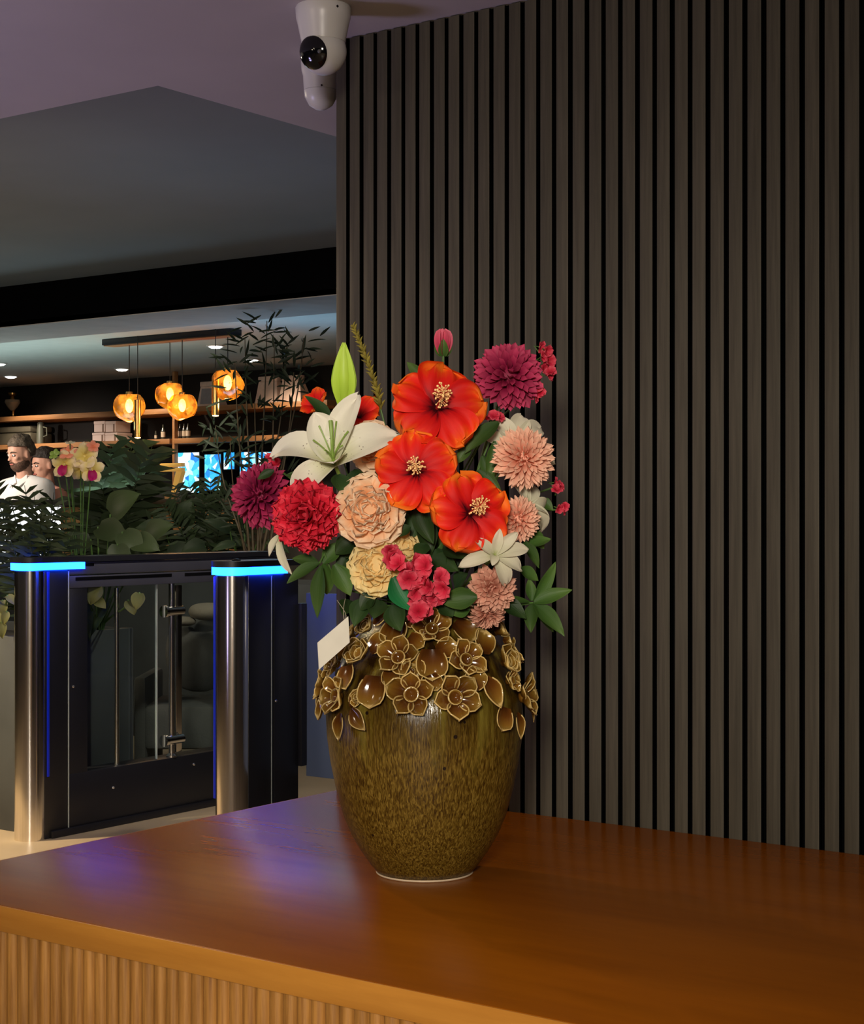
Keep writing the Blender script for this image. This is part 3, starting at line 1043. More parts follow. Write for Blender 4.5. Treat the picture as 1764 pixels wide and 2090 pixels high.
for a, L, W, e0, e1 in [(-75, 0.075, 0.22, 20, -50), (-118, 0.04, 0.35, 30, -30), (60, 0.05, 0.4, 20, 0)]:
    inst('petal', petal_mesh('lily_petal', M['lily_plain'], 1.0, W, e0, e1, 1.0, 0.5, 1.7, 0.75, 0.3, 0.25, 0.05, 1.5, 10, 6, int(L * 1000)), f, RZ(math.radians(a)) @ SCL(L))


# ---- ball flowers (dahlia / chrysanthemum)
def ballflower(name, label, m, px, py, off, d, r, n=130, spread=1.75, w=0.34, pts=(30, 70), group=None, ruf=0.02, flat=0.85, tipq=2.2, seed=1, curl=-15):
    f = flower(name, label, 'flower', px, py, off, d, seed * 0.7, group, sr=0.0028, back=0.25 * r)
    rs = random.Random(seed)
    MB().ball((0, 0, 0.0), (0.42 * r, 0.42 * r, 0.36 * r), 14, 8).build('flower_heart', M[m], f, local=True)
    for k in range(n):
        t = (k + 0.5) / n
        th = spread * math.sqrt(t)
        a = k * 2.39996 + rs.uniform(-0.12, 0.12)
        Lp = r * (0.62 + 0.12 * t) * rs.uniform(0.9, 1.08)
        elev = 90 - math.degrees(th)
        me = petal_mesh('ball_petal', M[m], 1.0, w, 16, curl, 1.0, 0.66, tipq, 0.5, 0.30, 0.34, ruf, 1.5, 5, 4, k % 5)
        # petal starts on an inner core and points along its own polar direction
        inst('petal', me, f, SCL(1, 1, flat) @ RZ(a) @ RY(-math.radians(elev)) @ TR(0.33 * r, 0, 0) @ RX(rs.uniform(-0.35, 0.35)) @ SCL(Lp, Lp * rs.uniform(0.85, 1.15), Lp))
    sp = MB()
    for k in range(6):
        sp.ball((0.3 * r * math.cos(k * PI / 3), 0.3 * r * math.sin(k * PI / 3), -0.3 * r), 0.14 * r, 6, 4)
    sp.build('calyx', M['stem'], f, local=True)
    return f


ballflower('dahlia', 'round crimson dahlia at lower left, beside the peach rose', 'crimson', 628, 1052, 0.13, (-0.2, 0.1, 0.97), 0.054, 150, 1.75, 0.62, group=None, ruf=0.13, seed=3, tipq=3.2)
ballflower('dahlia', 'plum coloured dahlia at the far left behind the crimson one', 'plum', 532, 1012, 0.05, (-0.55, 0.1, 0.8), 0.052, 120, 1.9, 0.34, ruf=0.05, seed=4, tipq=3.0)
ballflower('dahlia', 'magenta dahlia at the top right beside the topmost hibiscus', 'magenta', 1038, 768, 0.03, (0.1, 0.25, 0.95), 0.056, 105, 1.8, 0.34, seed=5, flat=0.8, tipq=3.0)
ballflower('chrysanthemum', 'round peach chrysanthemum at the right, in front of a white lily', 'peach', 1069, 936, 0.09, (0.2, 0.1, 0.97), 0.049, 150, 1.75, 0.27, ruf=0.05, seed=6, tipq=1.7)
ballflower('chrysanthemum', 'peach pink chrysanthemum peeping out right of the lowest hibiscus', 'peach', 1058, 1060, 0.08, (0.45, 0.0, 0.9), 0.036, 100, 1.7, 0.30, ruf=0.05, seed=7)
ballflower('chrysanthemum', 'dusty pink chrysanthemum below the many petalled white lily', 'dusty', 1004, 1200, 0.12, (0.2, -0.15, 0.97), 0.038, 90, 1.6, 0.42, ruf=0.08, seed=8)
ballflower('chrysanthemum', 'lowest dusty pink chrysanthemum, hanging over the vase rim at right', 'dusty', 995, 1248, 0.10, (0.25, -0.7, 0.7), 0.031, 70, 1.6, 0.34, ruf=0.06, seed=9)


# ---- garden roses
def rose(label, m, px, py, off, d, r, seed, n_out=16, n_in=34):
    f = flower('garden_rose', label, 'flower', px, py, off, d, seed, 'garden roses in the vase', sr=0.003, back=0.2 * r)
    rs = random.Random(seed)
    MB().ball((0, 0, -0.12 * r), (0.60 * r, 0.60 * r, 0.34 * r), 16, 10).build('flower_heart', M[m], f, local=True)
    for k in range(n_in):
        t = k / n_in
        a = k * 2.39996
        h = 0.05 * r + 0.50 * r * math.sqrt(t)
        me = petal_mesh('rose_inner_petal', M[m], 1.0, 1.0, 74, 40, 1.4, 0.72, 3.0, 0.5, 0.55, 0.30, 0.13, 2.6, 6, 7, k % 6)
        s = r * (0.36 + 0.12 * t) * rs.uniform(0.88, 1.1)
        inst('petal', me, f, RZ(a + rs.uniform(-0.3, 0.3)) @ TR(h * 0.85, 0, 0.06 * r - 0.16 * r * t) @ RZ(rs.uniform(-0.8, 0.8)) @ RY(math.radians(-14 + 30 * t)) @ SCL(s))
    for k in range(n_out):
        t = k / n_out
        a = k * 2.39996 + 0.5
        me = petal_mesh('rose_outer_petal', M[m], 1.0, 1.2, 58, 14, 1.2, 0.68, 2.8, 0.5, 0.40, 0.20, 0.08, 2.0, 8, 8, k % 5)
        s = r * (0.66 + 0.12 * t)
        inst('petal', me, f, RZ(a) @ TR(0.36 * r, 0, -0.16 * r - 0.16 * r * t) @ RY(math.radians(4 + 30 * t)) @ SCL(s))
    MB().ball((0, 0, -0.52 * r), (0.30 * r, 0.30 * r, 0.12 * r), 12, 6).build('calyx', M['stem'], f, local=True)
    return f


rose('big ruffled peach rose between the crimson dahlia and middle hibiscus', 'rose', 752, 1042, 0.14, (-0.05, 0.12, 0.98), 0.054, 3)
rose('cream rose below the big peach rose, partly over foliage', 'cream_rose', 768, 1158, 0.13, (-0.15, 0.0, 0.97), 0.044, 4, 14, 24)
rose('cream peach rose behind the hot pink blossoms', 'cream_rose', 822, 1120, 0.10, (0.35, 0.35, 0.85), 0.036, 5, 12, 20)
rose('pale peach rose tucked behind the large white lily', 'rose', 758, 912, 0.05, (0.0, 0.1, 0.97), 0.040, 6, 12, 18)


# ---- sprays of small hot pink blossoms
def blossom_mesh(seed, m='pink'):
    key = ('blossom', seed, m)
    if key in PCACHE:
        return PCACHE[key]
    rs = random.Random(seed)
    mb = MB()
    for k in range(6):
        a = 2 * PI * k / 6
        pm = petal_mesh('tmp', M[m], 1.0, 0.95, 50, 5, 1, 0.66, 2.2, 0.5, 0.3, 0.2, 0.12, 1.8, 5, 4, k + seed)
        R = RZ(a) @ RY(rs.uniform(-0.35, 0.35))
        uvl = pm.uv_layers[0].data
        uvs = [(0.5, 0.5)] * len(pm.vertices)
        for lp in pm.loops:
            uvs[lp.vertex_index] = tuple(uvl[lp.index].uv)
        mb.add([R @ v.co for v in pm.vertices], [tuple(p.vertices) for p in pm.polygons], uvs)
    me = mb.mesh('blossom', M[m], None, True, 0)
    PCACHE[key] = me
    return me


def spray(label, pts, off, d, r, n_stem=True, group=None, bend=True):
    px = sum(p[0] for p in pts) / len(pts)
    py = sum(p[1] for p in pts) / len(pts)
    f = flower('blossom_spray', label, 'flower', px, py, off - 0.012, d, 0, group, sr=0.0016, back=0.0)
    inv = MW[f].inverted()
    rs = random.Random(int(px))
    for k, p in enumerate(pts):
        q = B(p[0], p[1], off + rs.uniform(-0.008, 0.008))
        s = r * (p[2] if len(p) > 2 else 1.0) * rs.uniform(0.9, 1.1)
        dd = cdir(d[0] + rs.uniform(-0.7, 0.7), d[1] + rs.uniform(-0.6, 0.6), d[2])
        b = inst('blossom', blossom_mesh(k % 4), f, inv @ frame(q, dd) @ RZ(rs.uniform(0, 6)) @ SCL(s))
        tw = MB()
        tw.tube([q - dd * 0.001, q - dd * 0.012, MW[f].translation], 0.0009, 5)
        tw.build('twig', M['stem'], f)
    return f


spray('hot pink blossom spray at bottom centre over the vase rim', [(800, 1138), (812, 1152), (796, 1122, .8), (832, 1165), (848, 1148, .9), (868, 1155), (835, 1182), (860, 1182), (852, 1205), (875, 1198), (898, 1180), (905, 1200), (850, 1225), (872, 1222), (890, 1218, .9), (855, 1248), (868, 1242, .8), (842, 1255, .8)], 0.165, (0.1, 0.0, 0.95), 0.0190)
spray('hot pink blossom spray standing highest at the top right', [(1102, 708), (1116, 715), (1106, 728), (1120, 738), (1110, 752), (1124, 760, .9), (1118, 766)], 0.02, (0.4, 0.2, 0.8), 0.0125)
spray('small hot pink blossoms at the right edge of the magenta dahlia', [(1095, 790), (1102, 802), (1092, 812, .9)], 0.02, (0.5, 0.1, 0.8), 0.0115)
spray('lone hot pink blossom between topmost hibiscus and peach chrysanthemum', [(1008, 850), (1018, 852), (998, 855, .8)], 0.05, (0.2, 0.3, 0.9), 0.0105)
spray('pair of hot pink buds at the far right beside the peach chrysanthemum', [(1132, 985), (1142, 992), (1136, 1000)], 0.03, (0.7, 0.2, 0.6), 0.0105)
spray('lowest hot pink bud at the far right below the pair', [(1140, 1038), (1152, 1034), (1150, 1044, .8)], 0.03, (0.7, 0.0, 0.6), 0.0095)
spray('plum blossoms peeping out above the plum dahlia at left', [(555, 935), (562, 948), (548, 955)], 0.03, (-0.4, 0.4, 0.8), 0.013)

# ---- buds and plume
f = flower('lily_bud', 'tall closed lime green lily bud standing at upper left', 'flower bud', 703, 832, 0.04, (0.0, 1.0, 0.15), 0, stem_mat='light_stem', sr=0.003, back=0.0)
for k in range(3):
    me = petal_mesh('bud_petal', M['lime'], 1.0, 0.30, 96, 86, 1, 0.42, 1.5, 0.8, 0.35, -0.42, 0.0, 1, 12, 8, k)
    inst('petal', me, f, RZ(k * 2 * PI / 3 - PI / 2) @ TR(0.003, 0, 0) @ SCL(0.104, 0.135, 0.104))
MB().lathe([(0.004, 0), (0.012, 0.03), (0.0135, 0.05), (0.010, 0.075), (0.003, 0.097)], 16).build('bud_core', M['lime'], f, local=True)

f = flower('pink_bud', 'closed pink bud on a thin stem above the topmost hibiscus', 'flower bud', 905, 724, 0.06, (0.0, 1.0, 0.1), 0, sr=0.002, back=0.0)
for k in range(7):
    me = petal_mesh('pinkbud_petal', M['tulip'], 1.0, 0.52, 60, 98, 0.6, 0.55, 2.2, 0.5, 0.45, -0.30, 0.0, 1, 9, 6, k)
    inst('petal', me, f, RZ(k * 2 * PI / 7) @ TR(0.002, 0, 0.0) @ SCL(0.040 + 0.002 * (k % 2)))
for k in range(3):
    me = petal_mesh('sepal', M['leaf'], 1.0, 0.6, 45, 95, 0.6, 0.4, 1.5, 0.8, 0.5, -0.25, 0.0, 1, 8, 5, k)
    inst('sepal', me, f, RZ(k * 2 * PI / 3 - PI / 2) @ TR(0.004, 0, -0.002) @ SCL(0.028))

f = flower('seed_plume', 'olive green feathery seed spike beside the lime green bud', 'flower', 772, 815, 0.0, (-0.25, 1.0, 0.1), 0, sr=0.0018, back=0.0)
inv = MW[f].inverted()
path = [B(778, 835, 0), B(768, 790, 0.005), B(752, 740, 0.008), B(735, 700, 0.01), B(722, 668, 0.01)]
MB().tube(path, [0.0018, 0.0017, 0.0015, 0.0012, 0.0008], 6).build('spike_axis', M['plume'], f)
rs = random.Random(5)
for k in range(64):
    t = k / 64
    i = min(3, int(t * 4))
    q = path[i].lerp(path[i + 1], t * 4 - i)
    ax = (path[i + 1] - path[i]).normalized()
    a = k * 2.4
    ex = ax.orthogonal().normalized()
    ey = ax.cross(ex)
    dv = (ex * math.cos(a) + ey * math.sin(a)) * 0.75 + ax * 0.8
    me = petal_mesh('seed_scale', M['plume'], 1.0, 0.42, 15, 0, 1, 0.45, 1.6, 0.7, 0.3, 0.5, 0, 1, 4, 4, 1)
    z = dv.cross(ax).cross(dv).normalized()
    x = dv.normalized()
    y = z.cross(x)
    m4 = Matrix((x, y, z)).transposed().to_4x4()
    m4.translation = q
    inst('scale', me, f, inv @ m4 @ SCL((0.017 - 0.005 * t) * rs.uniform(0.85, 1.15)))


# ---- leafy sprigs: leaves are given as base pixel, tip pixel, width in pixels, two depths
def leafpart(f, m, b, t, wpx, ob, ot, seed, nrm=None, shape=0):
    p0, p1 = B(b[0], b[1], ob), B(t[0], t[1], ot)
    v = p1 - p0
    L = v.length
    x = v.normalized()
    rs = random.Random(seed)
    zh = (nrm if nrm is not None else cdir(rs.uniform(-0.5, 0.5), rs.uniform(0.1, 0.8), 0.9))
    z = (zh - x * zh.dot(x)).normalized()
    y = z.cross(x)
    m4 = Matrix((x, y, z)).transposed().to_4x4()
    m4.translation = p0
    W = wpx / SPX / L
    W = round(W, 1)
    me = petal_mesh('leaf_blade', M[m], 1.0, max(0.2, W), 12, -12, 1.0, 0.42, 1.5, 0.85, 0.18, 0.22 if shape == 0 else 0.1, 0.02, 1.2, 9, 6, seed % 4)
    return inst('leaf', me, f, MW[f].inverted() @ m4 @ SCL(L))


def sprig(label, stem_px, leaves, m='leaf', group=None, r=0.0016):
    loc = B(*stem_px[-1])
    f = thing('leaf_sprig', label, 'foliage', loc, group)
    pts = [NECK + Vector((0, 0, -0.03)), NECK + (B(*stem_px[0]) - NECK) * 0.3] + [B(*s) for s in stem_px]
    MB().tube(pts, r, 6).build('stem', M[m if m in ('stem',) else 'stem'], f)
    for k, lf in enumerate(leaves):
        leafpart(f, lf[5] if len(lf) > 5 else m, lf[0], lf[1], lf[2], lf[3], lf[4], k + int(loc.x * 1000) % 97)
    return f


sprig('green five leaved sprig sticking out at lower right over the vase', [(965, 1232, .10), (1030, 1240, .09), (1088, 1230, .07)],
      [((1090, 1228), (1136, 1146), 26, .07, .05), ((1090, 1230), (1168, 1204), 32, .07, .08), ((1090, 1232), (1153, 1297), 40, .07, .10), ((1087, 1232), (1084, 1291), 30, .07, .09), ((1085, 1226), (1080, 1180), 24, .07, .06), ((1086, 1232), (1130, 1290), 30, .06, .04), ((1084, 1230), (1000, 1228), 24, .07, .12)])
sprig('green sprig of hanging leaves below the crimson dahlia at left', [(690, 1200, .08), (662, 1130, .10), (652, 1150, .11)],
      [((652, 1150), (584, 1190), 34, .11, .10), ((656, 1155), (647, 1262), 36, .12, .10), ((682, 1152), (716, 1216), 42, .12, .12), ((650, 1148), (596, 1140), 24, .10, .08), ((662, 1150), (668, 1215), 38, .10, .07), ((650, 1155), (600, 1175), 30, .10, .06), ((660, 1150), (700, 1105), 34, .10, .09)])
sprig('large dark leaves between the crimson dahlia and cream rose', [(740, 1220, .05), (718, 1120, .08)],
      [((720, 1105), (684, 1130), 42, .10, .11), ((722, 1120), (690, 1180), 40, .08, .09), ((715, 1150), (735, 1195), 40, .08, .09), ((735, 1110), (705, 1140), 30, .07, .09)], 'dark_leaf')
sprig('single bright green leaf in front of the cream rose', [(840, 1240, .12), (805, 1185, .15)], [((802, 1178), (842, 1248), 50, .16, .16)], 'ivy')
sprig('pointed green leaf left of the dusty pink chrysanthemum', [(920, 1250, .1), (965, 1228, .13)], [((974, 1218), (898, 1228), 42, .15, .14), ((960, 1240), (915, 1250), 34, .12, .12)])
sprig('leaf sticking up at the upper left of the topmost hibiscus', [(880, 900, .0), (870, 800, .03)], [((872, 780), (830, 738), 26, .04, .03)])
sprig('dark leaf rising behind the large white lily at left', [(720, 1000, .0), (680, 880, .02)], [((678, 856), (622, 806), 26, .05, .03, 'dark_leaf'), ((680, 880), (640, 830), 24, .02, .0, 'dark_leaf')], 'dark_leaf')
sprig('green leaves between topmost hibiscus and peach chrysanthemum', [(960, 1000, .03), (1000, 900, .04)], [((1018, 862), (948, 925), 34, .07, .09), ((960, 905), (935, 945), 28, .08, .08), ((1010, 900), (995, 985), 26, .05, .05), ((985, 930), (1010, 990), 28, .04, .05), ((975, 960), (1025, 1010), 30, .05, .06)], 'leaf')
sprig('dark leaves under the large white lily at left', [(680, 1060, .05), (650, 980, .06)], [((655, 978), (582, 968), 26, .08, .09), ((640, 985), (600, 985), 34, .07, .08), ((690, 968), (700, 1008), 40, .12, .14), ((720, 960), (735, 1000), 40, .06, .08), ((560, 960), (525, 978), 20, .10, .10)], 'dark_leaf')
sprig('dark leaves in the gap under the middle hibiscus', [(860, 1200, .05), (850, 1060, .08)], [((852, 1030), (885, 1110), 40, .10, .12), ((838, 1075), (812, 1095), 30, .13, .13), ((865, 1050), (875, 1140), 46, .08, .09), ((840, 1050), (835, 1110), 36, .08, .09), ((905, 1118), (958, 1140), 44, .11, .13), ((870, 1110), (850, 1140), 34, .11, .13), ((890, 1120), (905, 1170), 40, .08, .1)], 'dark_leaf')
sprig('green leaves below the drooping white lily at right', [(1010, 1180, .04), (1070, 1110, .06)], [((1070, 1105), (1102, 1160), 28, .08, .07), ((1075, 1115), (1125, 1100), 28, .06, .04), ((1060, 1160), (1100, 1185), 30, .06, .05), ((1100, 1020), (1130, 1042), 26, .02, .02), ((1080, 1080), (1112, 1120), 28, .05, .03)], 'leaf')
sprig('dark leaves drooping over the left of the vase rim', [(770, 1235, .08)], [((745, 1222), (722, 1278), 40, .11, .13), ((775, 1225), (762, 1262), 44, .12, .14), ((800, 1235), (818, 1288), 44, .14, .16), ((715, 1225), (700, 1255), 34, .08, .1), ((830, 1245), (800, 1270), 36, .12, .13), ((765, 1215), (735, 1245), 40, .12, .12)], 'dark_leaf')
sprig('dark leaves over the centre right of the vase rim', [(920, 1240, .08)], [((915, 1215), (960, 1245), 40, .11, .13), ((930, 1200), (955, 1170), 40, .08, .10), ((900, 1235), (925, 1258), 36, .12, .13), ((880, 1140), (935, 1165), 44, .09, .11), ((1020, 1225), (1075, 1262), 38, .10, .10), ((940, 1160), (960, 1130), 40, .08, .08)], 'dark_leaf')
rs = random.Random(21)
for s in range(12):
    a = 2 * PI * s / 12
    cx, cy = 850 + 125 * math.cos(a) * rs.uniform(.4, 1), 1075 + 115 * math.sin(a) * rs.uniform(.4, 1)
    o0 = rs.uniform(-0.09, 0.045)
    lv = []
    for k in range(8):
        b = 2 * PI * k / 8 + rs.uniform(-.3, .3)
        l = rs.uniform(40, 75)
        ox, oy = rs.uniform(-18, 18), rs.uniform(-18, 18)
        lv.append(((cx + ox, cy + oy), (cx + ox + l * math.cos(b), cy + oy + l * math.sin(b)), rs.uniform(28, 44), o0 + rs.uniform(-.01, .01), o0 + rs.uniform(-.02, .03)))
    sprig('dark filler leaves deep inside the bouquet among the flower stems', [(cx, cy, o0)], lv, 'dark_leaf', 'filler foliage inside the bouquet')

# ---- card tag on a string
tg = thing('price_tag', 'white card tag on a thin string hanging at the vase shoulder', 'tag', B(680, 1310, .165))
cA, cB2, cC, cD = B(648, 1312, .17), B(711, 1258, .175), B(714, 1311, .165), B(651, 1367, .16)
nn = (cB2 - cA).cross(cD - cA).normalized()
if nn.dot(FWD) > 0:
    nn = -nn
MB().prism([cA, cB2, cC, cD], nn * -0.0008).build('card', M['paper'], tg, smooth=False)
MB().tube(bez(B(704, 1270, .172), B(712, 1255, .172), B(702, 1245, .15), B(688, 1225, .10), 6), 0.0005, 5).build('string', M['string'], tg)
MB().tube(bez(B(704, 1270, .173), B(700, 1255, .172), B(700, 1240, .15), B(705, 1222, .10), 6), 0.0005, 5).build('string', M['string'], tg)

# ================================================================== SECURITY CAMERAS
p = atZ(660, 14, CEIL)
p.z = CEIL
sc = thing('turret_camera', 'white turret security camera with black lens on the ceiling', 'security camera', p)
R0 = 0.054
MB().lathe([(R0 * 0.98, CEIL), (R0 * 1.02, CEIL - 0.004), (R0, CEIL - 0.022), (R0 * 0.94, CEIL - 0.034), (R0 * 0.86, CEIL - 0.055), (R0 * 0.80, CEIL - 0.07), (0.0, CEIL - 0.07)], 40, (p.x, p.y, 0)).build('base', M['white_plastic'], sc)
bc = Vector((p.x, p.y, CEIL - 0.088))
MB().ball(bc, 0.046, 36, 24).build('ball_head', M['white_plastic'], sc)
ld = cdir(-0.50, -0.28, 0.80)
hm = frame(bc + ld * 0.0345, ld)
fprof = [(0.0325, 0.0005)] + [(rr, math.sqrt(0.0482 ** 2 - rr * rr) - 0.0345) for rr in (0.0322, 0.028, 0.022, 0.015, 0.008, 0.0)]
fl = MB().lathe(fprof, 32, mtx=hm).build('lens_face', M['black_glass'], sc)
MB().lathe([(0.011, 0.0120), (0.0125, 0.0128), (0.009, 0.0142), (0.0, 0.0146)], 24, mtx=hm).build('lens', M['black_glass'], fl)
for s in (-1, 1):
    MB().ball(hm @ Vector((0.021 * s, 0.0, 0.0092)), 0.0042, 10, 6).build('infrared_lamp', M['grey_lens'], fl)
MB().tube([hm @ Vector((0.034 * math.cos(a), 0.034 * math.sin(a), -0.0025)) for a in [math.radians(50 + 8 * k) for k in range(12)]], 0.0012, 6).build('visor', M['white_plastic'], sc)
hole = p + Vector((0, 0, -0.012)) + (RIGHT * 0.03 - FWD * 0.044)
MB().ball(hole, 0.003, 8, 6).build('screw_hole', M['black_glass'], sc)
p2 = at(655, 130, 3.68)
p2.z = CEIL
sc2 = thing('bullet_camera', 'second white camera with rounded bottom, half behind the slatted wall', 'security camera', p2)
r2 = 0.039
MB().lathe([(r2 * 1.1, CEIL), (r2 * 1.12, CEIL - 0.02), (r2 * 1.08, CEIL - 0.035), (r2, CEIL - 0.045), (r2 * 0.98, CEIL - 0.06), (r2 * 0.95, CEIL - 0.078)], 32, (p2.x, p2.y, 0)).build('housing', M['white_plastic'], sc2)
MB().lathe([(r2 * 0.95, CEIL - 0.0785), (r2 * 0.90, CEIL - 0.092), (r2 * 0.66, CEIL - 0.109), (r2 * 0.3, CEIL - 0.118), (0.0, CEIL - 0.120)], 32, (p2.x, p2.y, 0)).build('dome', M['white_plastic'], sc2)
MB().ball(Vector((p2.x, p2.y, CEIL - 0.075)) - FWD * (r2 * 0.96) + RIGHT * 0.004, 0.0022, 8, 6).build('screw', M['black_glass'], sc2)


# ================================================================== TURNSTILES
def stadium(cx, cy, rx, y1, n=10):
    """rounded front at cy, straight back to y1 (plan outline)"""
    pts = []
    for k in range(n + 1):
        a = PI + PI * k / n
        pts.append((cx + rx * math.cos(a), cy + rx * math.sin(a)))
    pts.append((cx + rx, y1))
    pts.append((cx - rx, y1))
    return pts


def turnstile(label, X, Y, long_body, back):
    t = thing('turnstile', label, 'turnstile', (X, Y, 0), 'entrance turnstiles')
    r = 0.063
    MB().lathe([(r, 0.0), (r, 1.075)], 40, (X, Y, 0)).build('steel_tube', M['steel'], t, angle=30)
    out = stadium(X, Y, 0.078, Y + 0.22)
    MB().prism([Vector((a, b, 1.078)) for a, b in out], (0, 0, 0.028)).build('light_band', M['led'], t, smooth=True, angle=40)
    out2 = stadium(X, Y, 0.080, back)
    MB().prism([Vector((a, b, 1.107)) for a, b in out2], (0, 0, 0.022)).build('cap', M['black_metal'], t, smooth=True, angle=40)
    MB().box((X - 0.055, Y + 0.02, 0.0), (X + 0.062, Y + (0.144 if long_body else 0.155), 1.076), 0.004).build('cabinet', M['black_metal'], t)
    if long_body:  # glowing strip stands for the band's blue reflection beside the tube
        MB().box((X + 0.0625, Y + 0.030, 0.25), (X + 0.066, Y + 0.042, 1.07), 0.001).build('blue_reflection_strip', M['led_reflection'], t)
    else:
        MB().box((X - 0.064, Y - 0.036, 0.25), (X - 0.056, Y - 0.028, 1.07), 0.001).build('blue_reflection_strip', M['led_reflection'], t)
    MB().box((X + 0.058, Y + 0.1445, 0.03), (X + 0.0630, Y + 0.1475, 1.07)).build('seam', M['glass_edge'], t)
    for zz in (0.60,):
        MB().ball((X + 0.063, Y + 0.17, zz), 0.006, 8, 6).build('screw', M['chrome'], t)
    MB().ball((X + 0.0, Y + 0.02, 1.130), (0.018, 0.018, 0.006), 12, 6).build('reader', M['black_glass'], t)
    if long_body:
        y0, y1 = Y + 0.15, back
        fr = t
        MB().box((X - 0.03, y0, 0.0), (X + 0.06, y0 + 0.10, 1.0), 0.003).build('frame_post', M['black_metal'], fr)
        MB().box((X - 0.03, y1 - 0.10, 0.0), (X + 0.06, y1, 1.0), 0.003).build('frame_post', M['black_metal'], fr)
        MB().box((X - 0.04, y0, 1.055), (X + 0.064, y1, 1.105), 0.003).build('top_rail', M['grey_metal'], fr)
        MB().box((X - 0.04, y0, 1.0), (X + 0.064, y1, 1.05), 0.003).build('top_rail', M['grey_metal'], fr)
        for a, b in ((y0 + 0.03, y0 + 0.58), (y0 + 0.66, y1 - 0.1)):
            MB().box((X + 0.0635, a, 1.030), (X + 0.0665, b, 1.044), 0.0008).build('slot', M['black_glass'], fr)
        MB().box((X + 0.0635, y0 - 0.1, 1.088), (X + 0.0665, y0 + 0.13, 1.10), 0.0008).build('slot', M['black_glass'], fr)
        MB().box((X - 0.04, y0, 0.03), (X + 0.062, y1, 0.245), 0.003).build('bottom_rail', M['black_metal'], fr)
        MB().box((X - 0.05, y0 - 0.1, 0.0), (X + 0.075, y1, 0.03), 0.003).build('plinth', M['black_metal'], fr)
        MB().box((X + 0.025, y0 + 0.10, 0.245), (X + 0.033, y0 + 0.52, 1.0)).build('glass_pane', M['glass'], fr, smooth=False)
        MB().box((X + 0.024, y0 + 0.520, 0.245), (X + 0.034, y0 + 0.524, 1.0)).build('glass_edge', M['glass_edge'], fr, smooth=False)
        MB().box((X + 0.025, y0 + 0.64, 0.245), (X + 0.033, y1 - 0.1, 1.0)).build('glass_pane', M['glass'], fr, smooth=False)
        yp = y0 + 0.60
        MB().tube([(X + 0.045, yp, 0.245), (X + 0.045, yp, 1.0)], 0.0135, 14).build('steel_post', M['chrome'], fr)
        MB().box((X + 0.02, yp + 0.04, 0.26), (X + 0.034, yp + 0.075, 0.99), 0.002).build('flat_bar', M['steel'], fr)
        for zz in (0.32, 0.88):
            MB().tube([(X + 0.05, yp - 0.055, zz), (X + 0.05, yp - 0.04, zz), (X + 0.05, yp - 0.039, zz), (X + 0.05, yp + 0.06, zz)], [0.026, 0.026, 0.020, 0.020], 16).build('clamp', M['chrome'], fr)
        MB().lathe([(0.024, 0.245), (0.024, 0.252), (0.014, 0.262)], 16, (X + 0.045, yp, 0)).build('post_foot', M['chrome'], fr)
        for yy, zz in ((y0 + 0.24, 0.16), (y0 + 0.72, 0.20)):
            MB().ball((X + 0.062, yy, zz), 0.007, 8, 6).build('screw', M['chrome'], fr)
        MB().tube([(X + 0.02, y0 + 0.30, 0.245), (X + 0.02, y0 + 0.30, 0.99)], 0.011, 10).build('light_rod', M['steel'], fr)
    else:
        MB().box((X - 0.05, Y + 0.16, 0.0), (X + 0.063, back, 1.076), 0.004).build('rear_cabinet', M['black_metal'], t)
        wx0, wx1, wy = X + 0.075, X + 0.75, back + 0.03
        MB().box((wx0, wy, 0.30), (wx1, wy + 0.012, 1.0), 0.002).build('glass_wing', M['wing_glass'], t)
        MB().box((X + 0.04, back - 0.002, 0.34), (wx0 + 0.004, back + 0.05, 0.96), 0.003).build('hinge', M['black_metal'], t)
    return t


pl_ = atZ(62, 1712, 0.0)
TX, TY = pl_.x, pl_.y
turnstile('left turnstile with long glass side panel, steel tube and blue light band', TX, TY, True, TY + 1.42)
pr_ = at(475, CY, 6.244)
turnstile('right turnstile nearer the vase, steel tube with blue light band', pr_.x, pr_.y, False, pr_.y + 0.30)

# ================================================================== PLANTERS AND PLANTS
M['palm'] = petalmat('dark_palm_leaflet', [(0.0, (0.022, 0.036, 0.016)), (1.0, (0.040, 0.062, 0.026))], streak=0.1, rough=0.5, var=0.3, trans=0.05)
M['broad'] = petalmat('broad_dark_leaf', [(0.0, (0.030, 0.045, 0.018)), (1.0, (0.050, 0.075, 0.028))], streak=0.15, rough=0.5, var=0.3, trans=0.05)
M['bamboo'] = petalmat('bamboo_leaf', [(0.0, (0.014, 0.022, 0.012)), (1.0, (0.030, 0.045, 0.022))], streak=0.1, rough=0.5, var=0.3, trans=0.05)
M['cane'] = mat('bamboo_cane', (0.08, 0.055, 0.025), 0.6, noise_amt=0.3, nscale=20)
M['yellow_leaf'] = petalmat('yellowish_hanging_leaf', [(0.0, (0.07, 0.08, 0.02)), (1.0, (0.16, 0.16, 0.05))], streak=0.1, var=0.3)


def planter(label, lo, hi):
    t = thing('planter', label, 'planter', ((lo[0] + hi[0]) / 2, (lo[1] + hi[1]) / 2, 0))
    th = 0.03
    mb = MB()
    mb.box((lo[0], lo[1], 0), (hi[0], lo[1] + th, hi[2]), 0.003)
    mb.box((lo[0], hi[1] - th, 0), (hi[0], hi[1], hi[2]), 0.003)
    mb.box((lo[0], lo[1] + th, 0), (lo[0] + th, hi[1] - th, hi[2]), 0.003)
    mb.box((hi[0] - th, lo[1] + th, 0), (hi[0], hi[1] - th, hi[2]), 0.003)
    mb.build('box', M['planter'], t)
    MB().box((lo[0] + th, lo[1] + th, 0.1), (hi[0] - th, hi[1] - th, hi[2] - 0.04)).build('soil', M['soil'], t, smooth=False)
    return t


